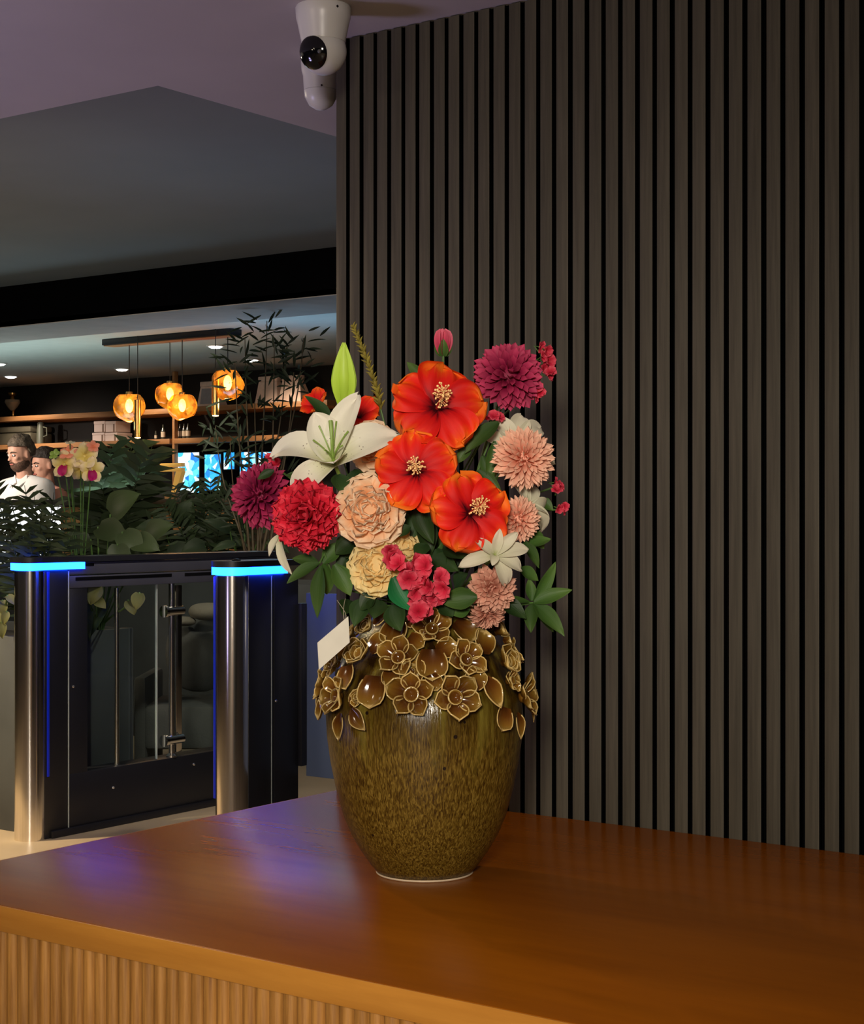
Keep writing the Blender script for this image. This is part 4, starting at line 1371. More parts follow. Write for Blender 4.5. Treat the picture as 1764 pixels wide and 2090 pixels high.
planter('dark planter box beside the left turnstile', (-8.6, TY + 0.06, 0), (TX - 0.16, TY + 0.72, 0.80))
planter('long dark planter box behind the turnstiles', (-9.2, 7.0, 0), (-4.6, 7.55, 0.92))


def frond_mb(base, tip, arch, nl, ll, lw, side, seed, nrm=None):
    """arched rachis from base to tip with paired leaflets"""
    rs = random.Random(seed)
    base, tip = Vector(base), Vector(tip)
    mid = base.lerp(tip, 0.5) + Vector((0, 0, arch))
    mb = MB()
    pts = bez(base, base.lerp(mid, 0.7), mid.lerp(tip, 0.35), tip, 12)
    mb.tube(pts, [0.006 - 0.0004 * k for k in range(13)], 5)
    for k in range(nl):
        t = 0.22 + 0.76 * k / nl
        i = min(11, int(t * 12))
        q = pts[i].lerp(pts[i + 1], t * 12 - i)
        ax = (pts[i + 1] - pts[i]).normalized()
        sd = ax.cross(-FWD if nrm is None else nrm).normalized()
        for s in (-1, 1):
            l = ll * (1.0 - 0.55 * abs(t - 0.45)) * rs.uniform(0.8, 1.1)
            dv = (sd * s * 0.85 + ax * 0.6 + Vector((rs.uniform(-.15, .15), rs.uniform(-.3, .3), rs.uniform(-.25, .1)))).normalized()
            wv = dv.cross((-FWD + Vector((rs.uniform(-.5, .5), 0, rs.uniform(-.5, .5))))).normalized() * lw
            e = q + dv * l + Vector((0, 0, -0.15 * l))
            m = q + dv * l * 0.45
            mb.add([q - wv * 0.3, q + wv * 0.3, m + wv, e, m - wv], [(0, 1, 2, 3, 4)], [(0, .4), (0, .6), (.5, 1), (1, .5), (.5, 0)])
    return mb


def PB(px, Y, z):
    p = atY(px, CY, Y)
    p.z = z
    return p


def palm(label, base, fronds, seed, ll=0.16, lw=0.011, m='palm', group=None, sh=0.0):
    t = thing('potted_palm', label, 'plant', base, group)
    for k, (px, py, d, arch, nl) in enumerate(fronds):
        frond_mb(Vector(base) + Vector((random.uniform(-.03, .03), random.uniform(-.03, .03), -0.03)), at(px, py, d + sh), arch, nl, ll, lw, 0, seed + k).build('frond', M[m], t, angle=0)
    return t


palm('spiky dark palm in front of the man at far left', PB(75, TY + 0.35, 0.76), [(-20, 985, 7.1, .10, 14), (20, 1015, 6.9, .12, 14), (70, 1010, 7.0, .08, 14), (110, 1005, 7.2, .08, 14), (140, 1040, 7.1, .08, 13), (-10, 1060, 7.0, .10, 13), (100, 1065, 6.9, .1, 13), (40, 1060, 7.2, .05, 12), (150, 1085, 7.1, .04, 10), (-30, 1020, 6.95, .10, 14), (50, 990, 7.15, .10, 14), (0, 1035, 7.2, .06, 13), (85, 1040, 6.85, .08, 13), (120, 1030, 6.95, .08, 13), (60, 1085, 6.8, .05, 12), (15, 1085, 6.85, .05, 12), (-15, 1095, 6.9, .05, 12), (105, 1095, 6.85, .05, 12)], 3, 0.13, 0.009)
palm('tall dark palm right of the orchids', PB(240, 7.27, 0.88), [(225, 905, 9.4, .05, 16), (270, 895, 9.6, .02, 18), (312, 905, 9.5, .03, 16), (205, 955, 9.4, .05, 14), (290, 935, 9.3, .05, 16), (250, 950, 9.7, .05, 16), (185, 1000, 9.5, .06, 14)], 13, 0.25, 0.023, sh=0.75)
palm('fine dark palm in front of the blue screens', PB(420, 7.27, 0.88), [(350, 990, 8.9, .10, 16), (385, 985, 9.0, .08, 16), (430, 975, 9.0, .10, 16), (470, 985, 8.9, .10, 16), (500, 1000, 9.0, .10, 14), (330, 1030, 8.8, .10, 16), (380, 1040, 9.2, .06, 14), (455, 1030, 8.8, .08, 16), (415, 1010, 8.8, .08, 16), (300, 1060, 9, .1, 14), (510, 1060, 8.9, .08, 14)], 29, 0.145, 0.011, sh=0.95)
palm('low dark palm between the orchids and fine palm', PB(250, 7.22, 0.88), [(200, 1060, 7.8, .08, 14), (260, 1045, 7.8, .06, 14), (310, 1055, 7.9, .08, 14), (340, 1080, 7.8, .06, 14), (170, 1090, 7.8, .06, 12), (230, 1085, 7.7, .04, 12), (290, 1090, 7.6, .04, 12)], 41, 0.19, 0.020, sh=2.4)


def broad_plant(label, base, leaves, m='broad', wide=0.8, sh=0.0, k_=1.0):
    t = thing('broad_leaf_plant', label, 'plant', base)
    for k, (px, py, d, L, ang) in enumerate(leaves):
        q = at(px, py, d + sh)
        L = L * k_
        MB().tube(bez(Vector(base), Vector(base) + Vector((0, 0, 0.1)), q - Vector((0, 0, 0.06)), q, 5), 0.004, 5).build('stalk', M['stem'], t)
        x = (RIGHT * math.cos(math.radians(ang)) + UP * math.sin(math.radians(ang)) - FWD * 0.4).normalized()
        z = cdir(0.1, 0.5, 0.8)
        z = (z - x * z.dot(x)).normalized()
        y = z.cross(x)
        m4 = Matrix((x, y, z)).transposed().to_4x4()
        m4.translation = q
        me = petal_mesh('broad_leaf', M[m], 1.0, wide, 20, -40, 1.0, 0.35, 1.5, 0.8, 0.5, 0.12, 0.03, 1.5, 9, 8, k % 3)
        inst('leaf', me, t, MW[t].inverted() @ m4 @ SCL(L))
    return t


broad_plant('broad leaved green plant just above the left turnstile rail', PB(205, TY + 0.55, 0.76), [(200, 1075, 7.5, .16, -20), (225, 1050, 7.6, .18, 40), (250, 1085, 7.4, .15, -50), (185, 1100, 7.4, .13, 200), (270, 1105, 7.4, .14, -10), (300, 1095, 7.5, .14, 30), (165, 1110, 7.4, .12, 170), (240, 1110, 7.3, .12, -80)])
broad_plant('broad leaved plant between the turnstiles', PB(380, 7.25, 0.88), [(340, 1090, 7.8, .15, 160), (370, 1075, 7.8, .15, 70), (400, 1085, 7.8, .14, 20), (430, 1095, 7.8, .16, -10), (355, 1110, 7.7, .12, -60), (420, 1115, 7.7, .12, 190), (460, 1100, 7.9, .15, 15)], 'palm', sh=2.1, k_=1.26)
broad_plant('narrow leaved plant beside the right turnstile cap', PB(500, 7.25, 0.88), [(470, 1085, 7.3, .14, 150), (500, 1070, 7.4, .16, 80), (530, 1085, 7.3, .14, 30), (545, 1105, 7.3, .12, -20), (480, 1110, 7.2, .11, 190)], 'palm', 0.4, sh=2.35, k_=1.3)
broad_plant('pale leaves hanging behind the left turnstile glass', PB(200, TY + 0.62, 0.76), [(175, 1200, 7.0, .075, -70), (200, 1195, 7.0, .09, -110), (262, 1225, 7.0, .07, -60), (285, 1210, 7.0, .075, -100), (195, 1225, 7.0, .06, -30)], 'yellow_leaf')
broad_plant('yellowish leaves hanging over the planter edge at far left', PB(-10, TY + 0.2, 0.76), [(5, 1225, 6.95, .07, -80), (-8, 1250, 6.95, .07, -60), (14, 1248, 6.9, .06, -100), (4, 1270, 6.9, .07, -85), (-5, 1205, 6.9, .08, 200), (15, 1215, 6.9, .06, -40)], 'yellow_leaf', 0.6)

# orchids
M['orchid'] = petalmat('yellow_orchid_petal', [(0.0, (0.75, 0.55, 0.08)), (0.5, (0.85, 0.68, 0.24)), (1.0, (0.90, 0.72, 0.52))], streak=0.2, var=0.1)
M['orchid_lip'] = petalmat('magenta_orchid_lip', [(0.0, (0.30, 0.0, 0.06)), (1.0, (0.56, 0.012, 0.18))], streak=0.1, var=0.1)
M['coral'] = petalmat('coral_petal', [(0.0, (0.85, 0.20, 0.08)), (1.0, (0.88, 0.36, 0.26))], streak=0.1, var=0.1)
ob = PB(165, TY + 0.45, 0.76)
orc = thing('orchid', 'yellow orchid with magenta lips in front of the bar, at left', 'flower', ob)
for k, (px, py, r, lip, m, dd) in enumerate([(133, 948, 30, True, 'orchid', (-0.3, 0.1, 0.9)), (172, 932, 30, False, 'orchid', (0.1, 0.3, 0.9)), (186, 958, 28, True, 'orchid', (0.5, -0.1, 0.8)), (165, 958, 24, False, 'orchid', (0, -0.4, 0.8)), (140, 925, 20, False, 'coral', (-0.2, 0.6, 0.7)), (190, 912, 14, False, 'coral', (0.2, 0.4, 0.8)), (143, 905, 11, False, 'lily_plain', (0, 0.9, 0.3)), (112, 928, 13, False, 'light_stem', (-0.3, 0.5, 0.7))]):
    q = at(px, py, 7.1)
    rr = r / FPX * 7.1
    m4 = MW[orc].inverted() @ frame(q, cdir(*dd))
    bl = inst('bloom', MB().ball((0, 0, 0), 0.12 * rr, 8, 6).mesh('bloom', M[m]), orc, m4)
    for j in range(5):
        me = petal_mesh('orchid_petal', M[m], 1.0, 0.75, 35, -5, 1, 0.6, 2.2, 0.6, 0.3, -0.12, 0.05, 1.5, 7, 6, j)
        inst('petal', me, bl, RZ(2 * PI * j / 5 + PI / 2) @ SCL(rr * 1.05))
    if lip:
        inst('lip', petal_mesh('orchid_lip', M['orchid_lip'], 1.0, 0.8, 60, -20, 1, 0.6, 2.2, 0.5, 0.4, 0.2, 0.06, 2, 7, 6, 1), bl, RZ(-PI / 2) @ SCL(rr * 0.9))
    MB().tube(bez(q, q - Vector((0, 0, 0.05)), ob + Vector((0, 0, 0.25)), ob, 8), 0.003, 5).build('stem', M['stem'], orc)
for k, (a, l) in enumerate([(100, .30), (75, .26), (120, .24), (60, .22), (88, .33)]):
    x = (RIGHT * math.cos(math.radians(a)) + UP * math.sin(math.radians(a))).normalized()
    z = cdir(0, 0.1, 1)
    z = (z - x * z.dot(x)).normalized()
    m4 = Matrix((x, z.cross(x), z)).transposed().to_4x4()
    m4.translation = ob + Vector((0.01 * k, 0, 0))
    inst('leaf', petal_mesh('orchid_leaf', M['broad'], 1.0, 0.18, 10, -15, 1, 0.5, 1.6, 0.8, 0.4, 0.2, 0, 1, 8, 4, k), orc, MW[orc].inverted() @ m4 @ SCL(l))

# bamboo in a floor pot, standing under the black bulkhead
bb = at(535, CY, 8.28)
bb.z = 0
bam = thing('bamboo_plant', 'tall dark bamboo plant behind the lily, reaching to the ceiling', 'plant', bb)
MB().lathe([(0.13, 0.0), (0.17, 0.4), (0.175, 0.42), (0.15, 0.42), (0.14, 0.36), (0.0, 0.36)], 24, (bb.x, bb.y, 0)).build('pot', M['planter'], bam)
rs = random.Random(77)
lf = petal_mesh('bamboo_leaf', M['bamboo'], 1.0, 0.17, 8, -15, 1, 0.4, 1.4, 0.9, 0.3, 0.15, 0, 1, 5, 3, 1)
tips = [((545, 655), 3), ((500, 690), 2), ((620, 690), 2), ((480, 740), 2), ((585, 720), 2), ((560, 700), 2), ((520, 820), 2), ((440, 870), 2), ((600, 760), 2), ((470, 900), 1)]
for (tp, n) in tips:
    q = at(tp[0], tp[1], 8.22 + rs.uniform(-.1, .1))
    base = bb + Vector((rs.uniform(-.06, .06), rs.uniform(-.06, .06), 0.36))
    pts = bez(base, base + Vector((0, 0, 0.9)), q - Vector((0, 0, 0.35)) + (base - q) * 0.15, q, 14)
    MB().tube(pts, [0.009 - 0.0005 * k for k in range(15)], 6).build('cane', M['cane'], bam)
    for k in range(24):
        i = rs.randint(8, 13)
        p = pts[i].lerp(pts[i + 1], rs.random())
        if k < 10:
            p = pts[13].lerp(pts[14], rs.uniform(0.0, 1))
        a = rs.uniform(-PI, PI)
        tw = p + (RIGHT * math.cos(a) + FWD * math.sin(a) * 0.5) * rs.uniform(0.01, 0.09) + UP * rs.uniform(0, 0.06)
        x = (RIGHT * math.cos(a) * rs.uniform(0.5, 1) + UP * rs.uniform(-0.5, 0.9) + FWD * rs.uniform(-.4, .4)).normalized()
        z = cdir(rs.uniform(-.6, .6), rs.uniform(.0, .8), 0.8)
        z = (z - x * z.dot(x)).normalized()
        m4 = Matrix((x, z.cross(x), z)).transposed().to_4x4()
        m4.translation = tw
        inst('leaf', lf, bam, MW[bam].inverted() @ m4 @ SCL(rs.uniform(0.06, 0.10), rs.uniform(0.07, 0.10), 0.08))
# lounge chair and cushions modelled in place of a reflection in the side glass
M['cushion'] = mat('beige_cushion_cloth', (0.24, 0.21, 0.16), 0.9, bump=0.2, bscale=120, noise_amt=0.12, nscale=10)
M['grey_cloth'] = mat('grey_upholstery', (0.12, 0.12, 0.11), 0.9, bump=0.2, bscale=90, noise_amt=0.12)
q = at(405, 1330, 8.6)


def pillow(c, sx, sy, sz, m, name, parent, tilt=0.0):
    mt = TR(c) @ RZ(YAW) @ RX(tilt)

    def fn(p):
        a = abs(p.x / sx) ** 2.5
        b = abs(p.z / sz) ** 2.5
        return Vector((p.x * (1 + 0.12 * b), p.y * (1.0 - 0.35 * (a + b) * 0.5), p.z * (1 + 0.12 * a)))
    return MB().ball((0, 0, 0), (sx, sy, sz), 24, 14, mtx=mt, fn=fn).build(name, m, parent)


ch = thing('lounge_chair', 'grey upholstered lounge chair standing in for a reflection in the turnstile glass', 'chair', (q.x, q.y, 0))
pillow(at(405, 1335, 8.7), 0.17, 0.08, 0.20, M['grey_cloth'], 'backrest', ch, 0.15)
MB().box((-0.24, -0.28, 0.14), (0.24, 0.26, 0.36), 0.03, TR(q.x, q.y, 0) @ RZ(YAW)).build('seat', M['grey_cloth'], ch)
for sx in (-1, 1):
    MB().box((sx * 0.25 - 0.03, -0.28, 0.0), (sx * 0.25 + 0.03, 0.26, 0.50), 0.02, TR(q.x, q.y, 0) @ RZ(YAW)).build('armrest', M['grey_cloth'], ch)
pc = thing('cushion', 'beige cushion lying on top of the grey lounge chair', 'cushion', at(420, 1262, 8.6))
pillow(at(425, 1248, 8.55), 0.10, 0.07, 0.045, M['cushion'], 'cover', pc)
pc2 = thing('cushion', 'small flat beige cushion at the left of the chair back', 'cushion', at(375, 1272, 8.6))
pillow(at(372, 1268, 8.55), 0.07, 0.06, 0.025, M['cushion'], 'cover', pc2)

# ================================================================== BAR
M['backlit'] = mat('backlit_white_panel', (0.8, 0.8, 0.8), 0.5, emit=(0.95, 0.98, 1.0), es=1.1, noise_amt=0.02)
M['bar_wood'] = woodmat('bar_front_wood', (0.40, 0.20, 0.07), (0.60, 0.33, 0.14), axis=2, scale=4, rough=0.5, bump=0.05)
M['bar_top'] = mat('bar_top_stone', (0.08, 0.07, 0.06), 0.3, noise_amt=0.2)
BARY = 7.75


def XY(px, Y):
    return atY(px, CY, Y).x


bar = thing('bar_counter', 'bar counter with backlit white and wooden front, behind the plants', 'bar counter', (-9.5, BARY, 0))
MB().box((-13.5, BARY + 0.03, 0.0), (-5.6, BARY + 0.28, 1.36)).build('body', M['bar_top'], bar, smooth=False)
MB().box((-13.5, BARY - 0.04, 1.36), (-5.6, BARY + 0.31, 1.40), 0.005).build('worktop', M['bar_top'], bar)
xs = [XY(p, BARY) for p in (-120, -40, 25, 78, 122)]
for a, b in zip(xs[:-1], xs[1:]):
    MB().box((a + 0.01, BARY, 0.35), (b - 0.01, BARY + 0.03, 1.35), 0.004).build('light_panel', M['backlit'], bar)
xs = [XY(p, BARY) for p in (122, 165, 210, 255, 300, 345, 390, 435, 480)]
for a, b in zip(xs[:-1], xs[1:]):
    MB().box((a + 0.006, BARY, 0.10), (b - 0.006, BARY + 0.03, 1.35), 0.004).build('front_panel', M['bar_wood'], bar)

SHY = 9.20


def shelf(label, px0, px1, zc):
    x0, x1 = XY(px0, SHY), XY(px1, SHY)
    o = MB().box((x0, SHY, zc - 0.02), (x1, 9.548, zc + 0.02), 0.003).build('bar_shelf', M['shelf'], None, origin=((x0 + x1) / 2, SHY + 0.17, zc))
    tag(o, label, 'shelf', 'wooden back bar shelves')
    return o


def zat(px, py, Y):
    return atY(px, py, Y).z


ZU, ZL = zat(0, 856, SHY), zat(0, 913, SHY)
shelf('upper left wooden bar shelf, carrying the glass lamp', -90, 346, ZU)
shelf('lower left wooden bar shelf, carrying the white boxes', -90, 346, ZL)
shelf('upper right wooden bar shelf, carrying the paper bags', 354, 668, ZU + 0.004)
shelf('lower right wooden bar shelf above the blue screens', 354, 668, ZL)
x = XY(350, SHY)
o = MB().box((x - 0.012, SHY + 0.02, 0.9), (x + 0.012, SHY + 0.06, 2.385), 0.002).build('shelf_post', M['shelf'], None, origin=(x, SHY, 0.9))
tag(o, 'upright wooden post between the left and right bar shelves', 'post')

# small white boxes, two on two
M['box_card'] = mat('pale_pink_card', (0.80, 0.62, 0.54), 0.7, noise_amt=0.05, var=0.05)
M['box_trim'] = mat('brown_ribbon', (0.25, 0.15, 0.10), 0.6, noise_amt=0.1)


def card_box(label, px0, px1, py0, py1, Y):
    lo, hi = atY(px0, py1, Y), atY(px1, py0, Y)
    t = thing('gift_box', label, 'box', ((lo.x + hi.x) / 2, Y, lo.z), 'small boxes on the lower bar shelf')
    h = hi.z - lo.z
    MB().box((lo.x, Y, lo.z), (hi.x, Y + 0.16, lo.z + h * 0.72), 0.003).build('base', M['box_card'], t)
    MB().box((lo.x - 0.002, Y - 0.002, lo.z + h * 0.722), (hi.x + 0.002, Y + 0.162, hi.z), 0.003).build('lid', M['box_card'], t)
    MB().box((hi.x - (hi.x - lo.x) * 0.22, Y - 0.003, lo.z), (hi.x - (hi.x - lo.x) * 0.1, Y - 0.0005, lo.z + h * 0.72)).build('ribbon', M['box_trim'], t, smooth=False)


zz = CY - (ZL + 0.021 - CAM_H) / (atY(215, CY, SHY + .06) - CAMP).dot(FWD) * FPX
card_box('pale box, lower left of the four stacked boxes', 188.5, 213, 882.5, zz, SHY + 0.06)
card_box('pale box, lower right of the four stacked boxes', 214.5, 239, 882.5, zz, SHY + 0.06)
card_box('pale box, upper left of the four stacked boxes', 192, 214, 859, 882, SHY + 0.06)
card_box('pale box, upper right of the four stacked boxes', 215.5, 236, 859, 882, SHY + 0.06)

# jug, beige box, glass lamp, bottles
M['jug'] = mat('grey_green_jug', (0.10, 0.11, 0.085), 0.4, noise_amt=0.2)
M['dark_box'] = mat('grey_green_case', (0.11, 0.10, 0.07), 0.7, noise_amt=0.2)
M['clear'] = mat('smoky_glass', (0.45, 0.36, 0.25), 0.12, 0.3, noise_amt=0.2, coat=0.5)
M['brass'] = mat('brass', (0.72, 0.42, 0.14), 0.28, 1.0, noise_amt=0.06)
j = atY(83, 900, SHY + 0.1)
zs = ZL + 0.0205
t = thing('jug', 'dark slim jug with a handle on the lower bar shelf', 'jug', (j.x, j.y, zs))
MB().lathe([(0.030, zs), (0.034, zs + 0.02), (0.032, zs + 0.12), (0.026, zs + 0.15), (0.028, zs + 0.168), (0.0, zs + 0.168)], 18, (j.x, j.y, 0)).build('body', M['jug'], t)
MB().lathe([(0.028, zs + 0.1685), (0.020, zs + 0.18), (0.0, zs + 0.182)], 14, (j.x, j.y, 0)).build('lid', M['jug'], t)
MB().tube([(j.x + 0.032, j.y, zs + 0.14), (j.x + 0.075, j.y, zs + 0.13), (j.x + 0.075, j.y, zs + 0.07), (j.x + 0.034, j.y, zs + 0.06)], 0.006, 8).build('handle', M['jug'], t)
lo, hi = atY(-40, 900, SHY + 0.08), atY(62, 870, SHY + 0.08)
t = thing('storage_case', 'large grey green case at the left of the lower bar shelf', 'box', ((lo.x + hi.x) / 2, SHY + 0.08, zs))
MB().box((lo.x, SHY + 0.08, zs), (hi.x, SHY + 0.32, zs + 0.10), 0.02).build('base', M['dark_box'], t)
MB().box((lo.x, SHY + 0.08, zs + 0.102), (hi.x, SHY + 0.32, zs + 0.155), 0.02).build('lid', M['dark_box'], t)
g = atY(27, 830, SHY + 0.12)
zu = ZU + 0.0205
t = thing('glass_lamp', 'hourglass shaped glass lamp at the left end of the upper shelf', 'lamp', (g.x, g.y, zu))
MB().lathe([(0.026, zu), (0.026, zu + 0.008), (0.010, zu + 0.016), (0.010, zu + 0.05), (0.016, zu + 0.058)], 16, (g.x, g.y, 0)).build('foot', M['brass'], t)
MB().lathe([(0.016, zu + 0.058), (0.045, zu + 0.09), (0.066, zu + 0.125), (0.060, zu + 0.148), (0.022, zu + 0.155)], 18, (g.x - 0.01, g.y, 0)).build('bowl', M['clear'], t)
MB().lathe([(0.020, zu + 0.155), (0.014, zu + 0.175), (0.035, zu + 0.19), (0.035, zu + 0.205), (0.0, zu + 0.207)], 16, (g.x - 0.01, g.y, 0)).build('cap', M['brass'], t)
M['bag'] = mat('pale_paper_bag', (0.70, 0.52, 0.44), 0.8, noise_amt=0.15, nscale=14)
M['bag_print'] = mat('grey_bag_panel', (0.28, 0.26, 0.28), 0.7, noise_amt=0.2)


def bag(label, px0, px1, py0, Y, printed):
    lo, hi = atY(px0, 836, Y), atY(px1, py0, Y)
    z0 = ZU + 0.0245
    h = hi.z - z0
    t = thing('paper_bag', label, 'bag', ((lo.x + hi.x) / 2, Y, z0), 'paper bags on the upper shelf')
    w = hi.x - lo.x
    pts = [(lo.x, Y, z0), (hi.x, Y, z0), (hi.x - w * 0.1, Y + 0.02, z0 + h * 0.8), (lo.x + w * 0.1, Y + 0.02, z0 + h * 0.8)]
    mb = MB()
    b = [Vector(p) for p in pts] + [Vector((lo.x, Y + 0.14, z0)), Vector((hi.x, Y + 0.14, z0)), Vector((hi.x - w * .1, Y + 0.06, z0 + h * .8)), Vector((lo.x + w * .1, Y + 0.06, z0 + h * .8))]
    mb.add(b, [(0, 1, 2, 3), (5, 4, 7, 6), (1, 5, 6, 2), (4, 0, 3, 7), (3, 2, 6, 7), (0, 4, 5, 1)])
    mb.build('sack', M['bag'], t, smooth=False)
    MB().box((lo.x + w * 0.08, Y + 0.015, z0 + h * 0.802), (hi.x - w * 0.08, Y + 0.065, z0 + h), 0.006).build('folded_top', M['bag'], t)
    if printed:
        mb = MB()
        mb.add([Vector(pts[0]) + Vector((w * .18, -.002, h * .1)), Vector(pts[1]) + Vector((-w * .18, -.002, h * .1)), Vector(pts[2]) + Vector((-w * .08, -.004, -h * .08)), Vector(pts[3]) + Vector((w * .08, -.004, -h * .08))], [(0, 1, 2, 3)])
        mb.build('panel', M['bag_print'], t, smooth=False)


bag('pale paper bag with a grey panel behind the right pendant', 402, 440, 777, SHY + 0.06, True)
bag('pale paper bag half hidden behind the bamboo', 520, 566, 766, SHY + 0.06, False)
bag('pale paper bag at the right end, behind the bamboo leaves', 568, 614, 764, SHY + 0.06, False)
M['bottle'] = mat('dark_bottle_glass', (0.05, 0.05, 0.04), 0.15, coat=0.5, noise_amt=0.1)
M['bottle_label'] = mat('pale_bottle_label', (0.6, 0.5, 0.4), 0.6, noise_amt=0.1)
for k, (px, lab) in enumerate([(333, 'small bottle with pale label left of the shelf post'), (318, 'tiny bottle standing near the brass tube pendant'), (368, 'first of three lit bottles right of the shelf post'), (376, 'second of three lit bottles right of the shelf post'), (384, 'third of three lit bottles right of the shelf post')]):
    q = atY(px, 890, SHY + 0.1)
    s = 1.0 if k != 1 else 0.6
    t = thing('bottle', lab, 'bottle', (q.x, q.y, zs), 'small bottles on the lower bar shelf')
    MB().lathe([(0.016 * s, zs), (0.018 * s, zs + 0.01), (0.018 * s, zs + 0.07 * s), (0.007, zs + 0.09 * s), (0.007, zs + 0.115 * s), (0.0, zs + 0.115 * s)], 12, (q.x, q.y, 0)).build('glass_body', M['bottle'], t)
    MB().lathe([(0.0186 * s, zs + 0.02 * s), (0.0186 * s, zs + 0.06 * s)], 12, (q.x, q.y, 0)).build('paper_label', M['bottle_label'], t)


# backlit screens behind the bar
def screenmat():
    m, t, b = nt('blue_screen_picture')
    N, L = t.nodes, t.links
    tc = N.new('ShaderNodeTexCoord')
    oi = N.new('ShaderNodeObjectInfo')
    ad = N.new('ShaderNodeVectorMath')
    ad.operation = 'ADD'
    L.new(tc.outputs['Object'], ad.inputs[0])
    L.new(oi.outputs['Location'], ad.inputs[1])
    vo = N.new('ShaderNodeTexVoronoi')
    vo.inputs['Scale'].default_value = 20
    L.new(ad.outputs[0], vo.inputs['Vector'])
    sp = N.new('ShaderNodeSeparateColor')
    L.new(vo.outputs['Color'], sp.inputs[0])
    r = ramp(t, [(0.0, (0.01, 0.16, 0.75)), (0.35, (0.03, 0.42, 1.0)), (0.65, (0.12, 0.75, 1.0)), (0.9, (0.85, 0.95, 1.0))])
    L.new(sp.outputs[0], r.inputs['Fac'])
    L.new(r.outputs[0], b.inputs['Emission Color'])
    b.inputs['Emission Strength'].default_value = 1.5
    b.inputs['Base Color'].default_value = (0.01, 0.01, 0.02, 1)
    return m


M['screen'] = screenmat()
for px0, px1, py0, py1, lab in [(352, 408, 921, 1008, 'leftmost blue lit screen under the right bar shelf'), (417, 452, 925, 1003, 'blue lit screen second from left, narrow and tall'), (456, 480, 921, 960, 'small blue lit screen third from left behind palm leaves'), (489, 524, 920, 990, 'bright white blue screen beside the plum dahlia'), (527, 566, 920, 970, 'rightmost blue lit screen, next to the white lily')]:
    Y = 9.30
    lo, hi = atY(px0, py1, Y), atY(px1, py0, Y)
    t = thing('wall_screen', lab, 'screen', ((lo.x + hi.x) / 2, Y, lo.z), 'blue screens behind the bar')
    MB().box((lo.x, Y, lo.z), (hi.x, Y + 0.25, hi.z), 0.006).build('casing', M['black_metal'], t)
    MB().box((lo.x + 0.008, Y - 0.004, lo.z + 0.008), (hi.x - 0.008, Y - 0.0005, hi.z - 0.008)).build('display', M['screen'], t, smooth=False)
M['yellow'] = mat('yellow_wood_added_glow', (0.85, 0.52, 0.12), 0.5, emit=(0.9, 0.5, 0.12), es=0.25, noise_amt=0.06)  # weak emission paints the lit look into the wood; it is no lamp
q = atY(352, 950, 9.0)
t = thing('menu_stand', 'yellow angular stand shaped like a bracket before the blue screens', 'stand', (q.x, q.y, 1.0))
a, b = atY(330, 946, 9.0), atY(374, 962, 9.0)
MB().box((a.x, 8.98, (a.z + b.z) / 2 + 0.004), (b.x, 9.02, a.z), 0.002).build('top_bar', M['yellow'], t)
MB().box((a.x, 8.98, b.z), (b.x, 9.02, (a.z + b.z) / 2 - 0.004), 0.002).build('top_bar', M['yellow'], t)
c1, c2 = atY(373, 962, 9.0), atY(359, 1005, 9.0)
MB().prism([c1 + Vector((-.05, -.02, 0)), c1 + Vector((0.01, -.02, 0)), c2 + Vector((0.02, -.02, 0)), c2 + Vector((-.03, -.02, 0))], (0, 0.04, 0)).build('leg', M['yellow'], t, smooth=False)
MB().box((c2.x - 0.06, 8.94, 0.0), (c2.x + 0.05, 9.06, c2.z - 0.001), 0.004).build('pedestal', M['bar_wood'], t)

# ------------------------------------------------------------------ pendants and downlights
def ambermat():
    m, t, b = nt('amber_blown_glass')
    N, L = t.nodes, t.links
    tr = N.new('ShaderNodeBsdfTransparent')
    tr.inputs['Color'].default_value = (1.0, 0.66, 0.26, 1)
    tl = N.new('ShaderNodeBsdfTranslucent')
    tl.inputs['Color'].default_value = (1.0, 0.50, 0.10, 1)
    gl = N.new('ShaderNodeBsdfGlossy')
    gl.inputs['Roughness'].default_value = 0.06
    nz = N.new('ShaderNodeTexNoise')
    nz.inputs['Scale'].default_value = 14
    tc = N.new('ShaderNodeTexCoord')
    L.new(tc.outputs['Object'], nz.inputs['Vector'])
    r = ramp(t, [(0.40, (0.10, 0.10, 0.10)), (0.62, (0.55, 0.55, 0.55))])
    L.new(nz.outputs['Fac'], r.inputs['Fac'])
    m1 = N.new('ShaderNodeMixShader')
    L.new(r.outputs[0], m1.inputs[0])
    L.new(tr.outputs[0], m1.inputs[1])
    L.new(tl.outputs[0], m1.inputs[2])
    m2 = N.new('ShaderNodeMixShader')
    m2.inputs[0].default_value = 0.07
    L.new(m1.outputs[0], m2.inputs[1])
    L.new(gl.outputs[0], m2.inputs[2])
    L.new(m2.outputs[0], N['Material Output'].inputs['Surface'])
    return m


M['amber'] = ambermat()
M['bulb'] = mat('glowing_bulb', (1, 0.8, 0.4), 0.4, emit=(1.0, 0.62, 0.22), es=14.0, noise_amt=0.01)
M['cord'] = mat('black_cord', (0.02, 0.02, 0.02), 0.7, noise_amt=0.1)
PY_ = 7.35
xa, xb = XY(220, PY_), XY(482, PY_)
pb = thing('pendant_rail', 'black rail under the bar ceiling from which the pendants hang', 'light rail', ((xa + xb) / 2, PY_, 2.39))
MB().box((xa, PY_ - 0.05, 2.352), (xb, PY_ + 0.05, 2.389), 0.003).build('rail_body', M['black_metal'], pb)
MB().box((xa + 0.01, PY_ - 0.045, 2.346), (xb - 0.01, PY_ + 0.045, 2.3515), 0.001).build('under_plate', M['shelf'], pb)


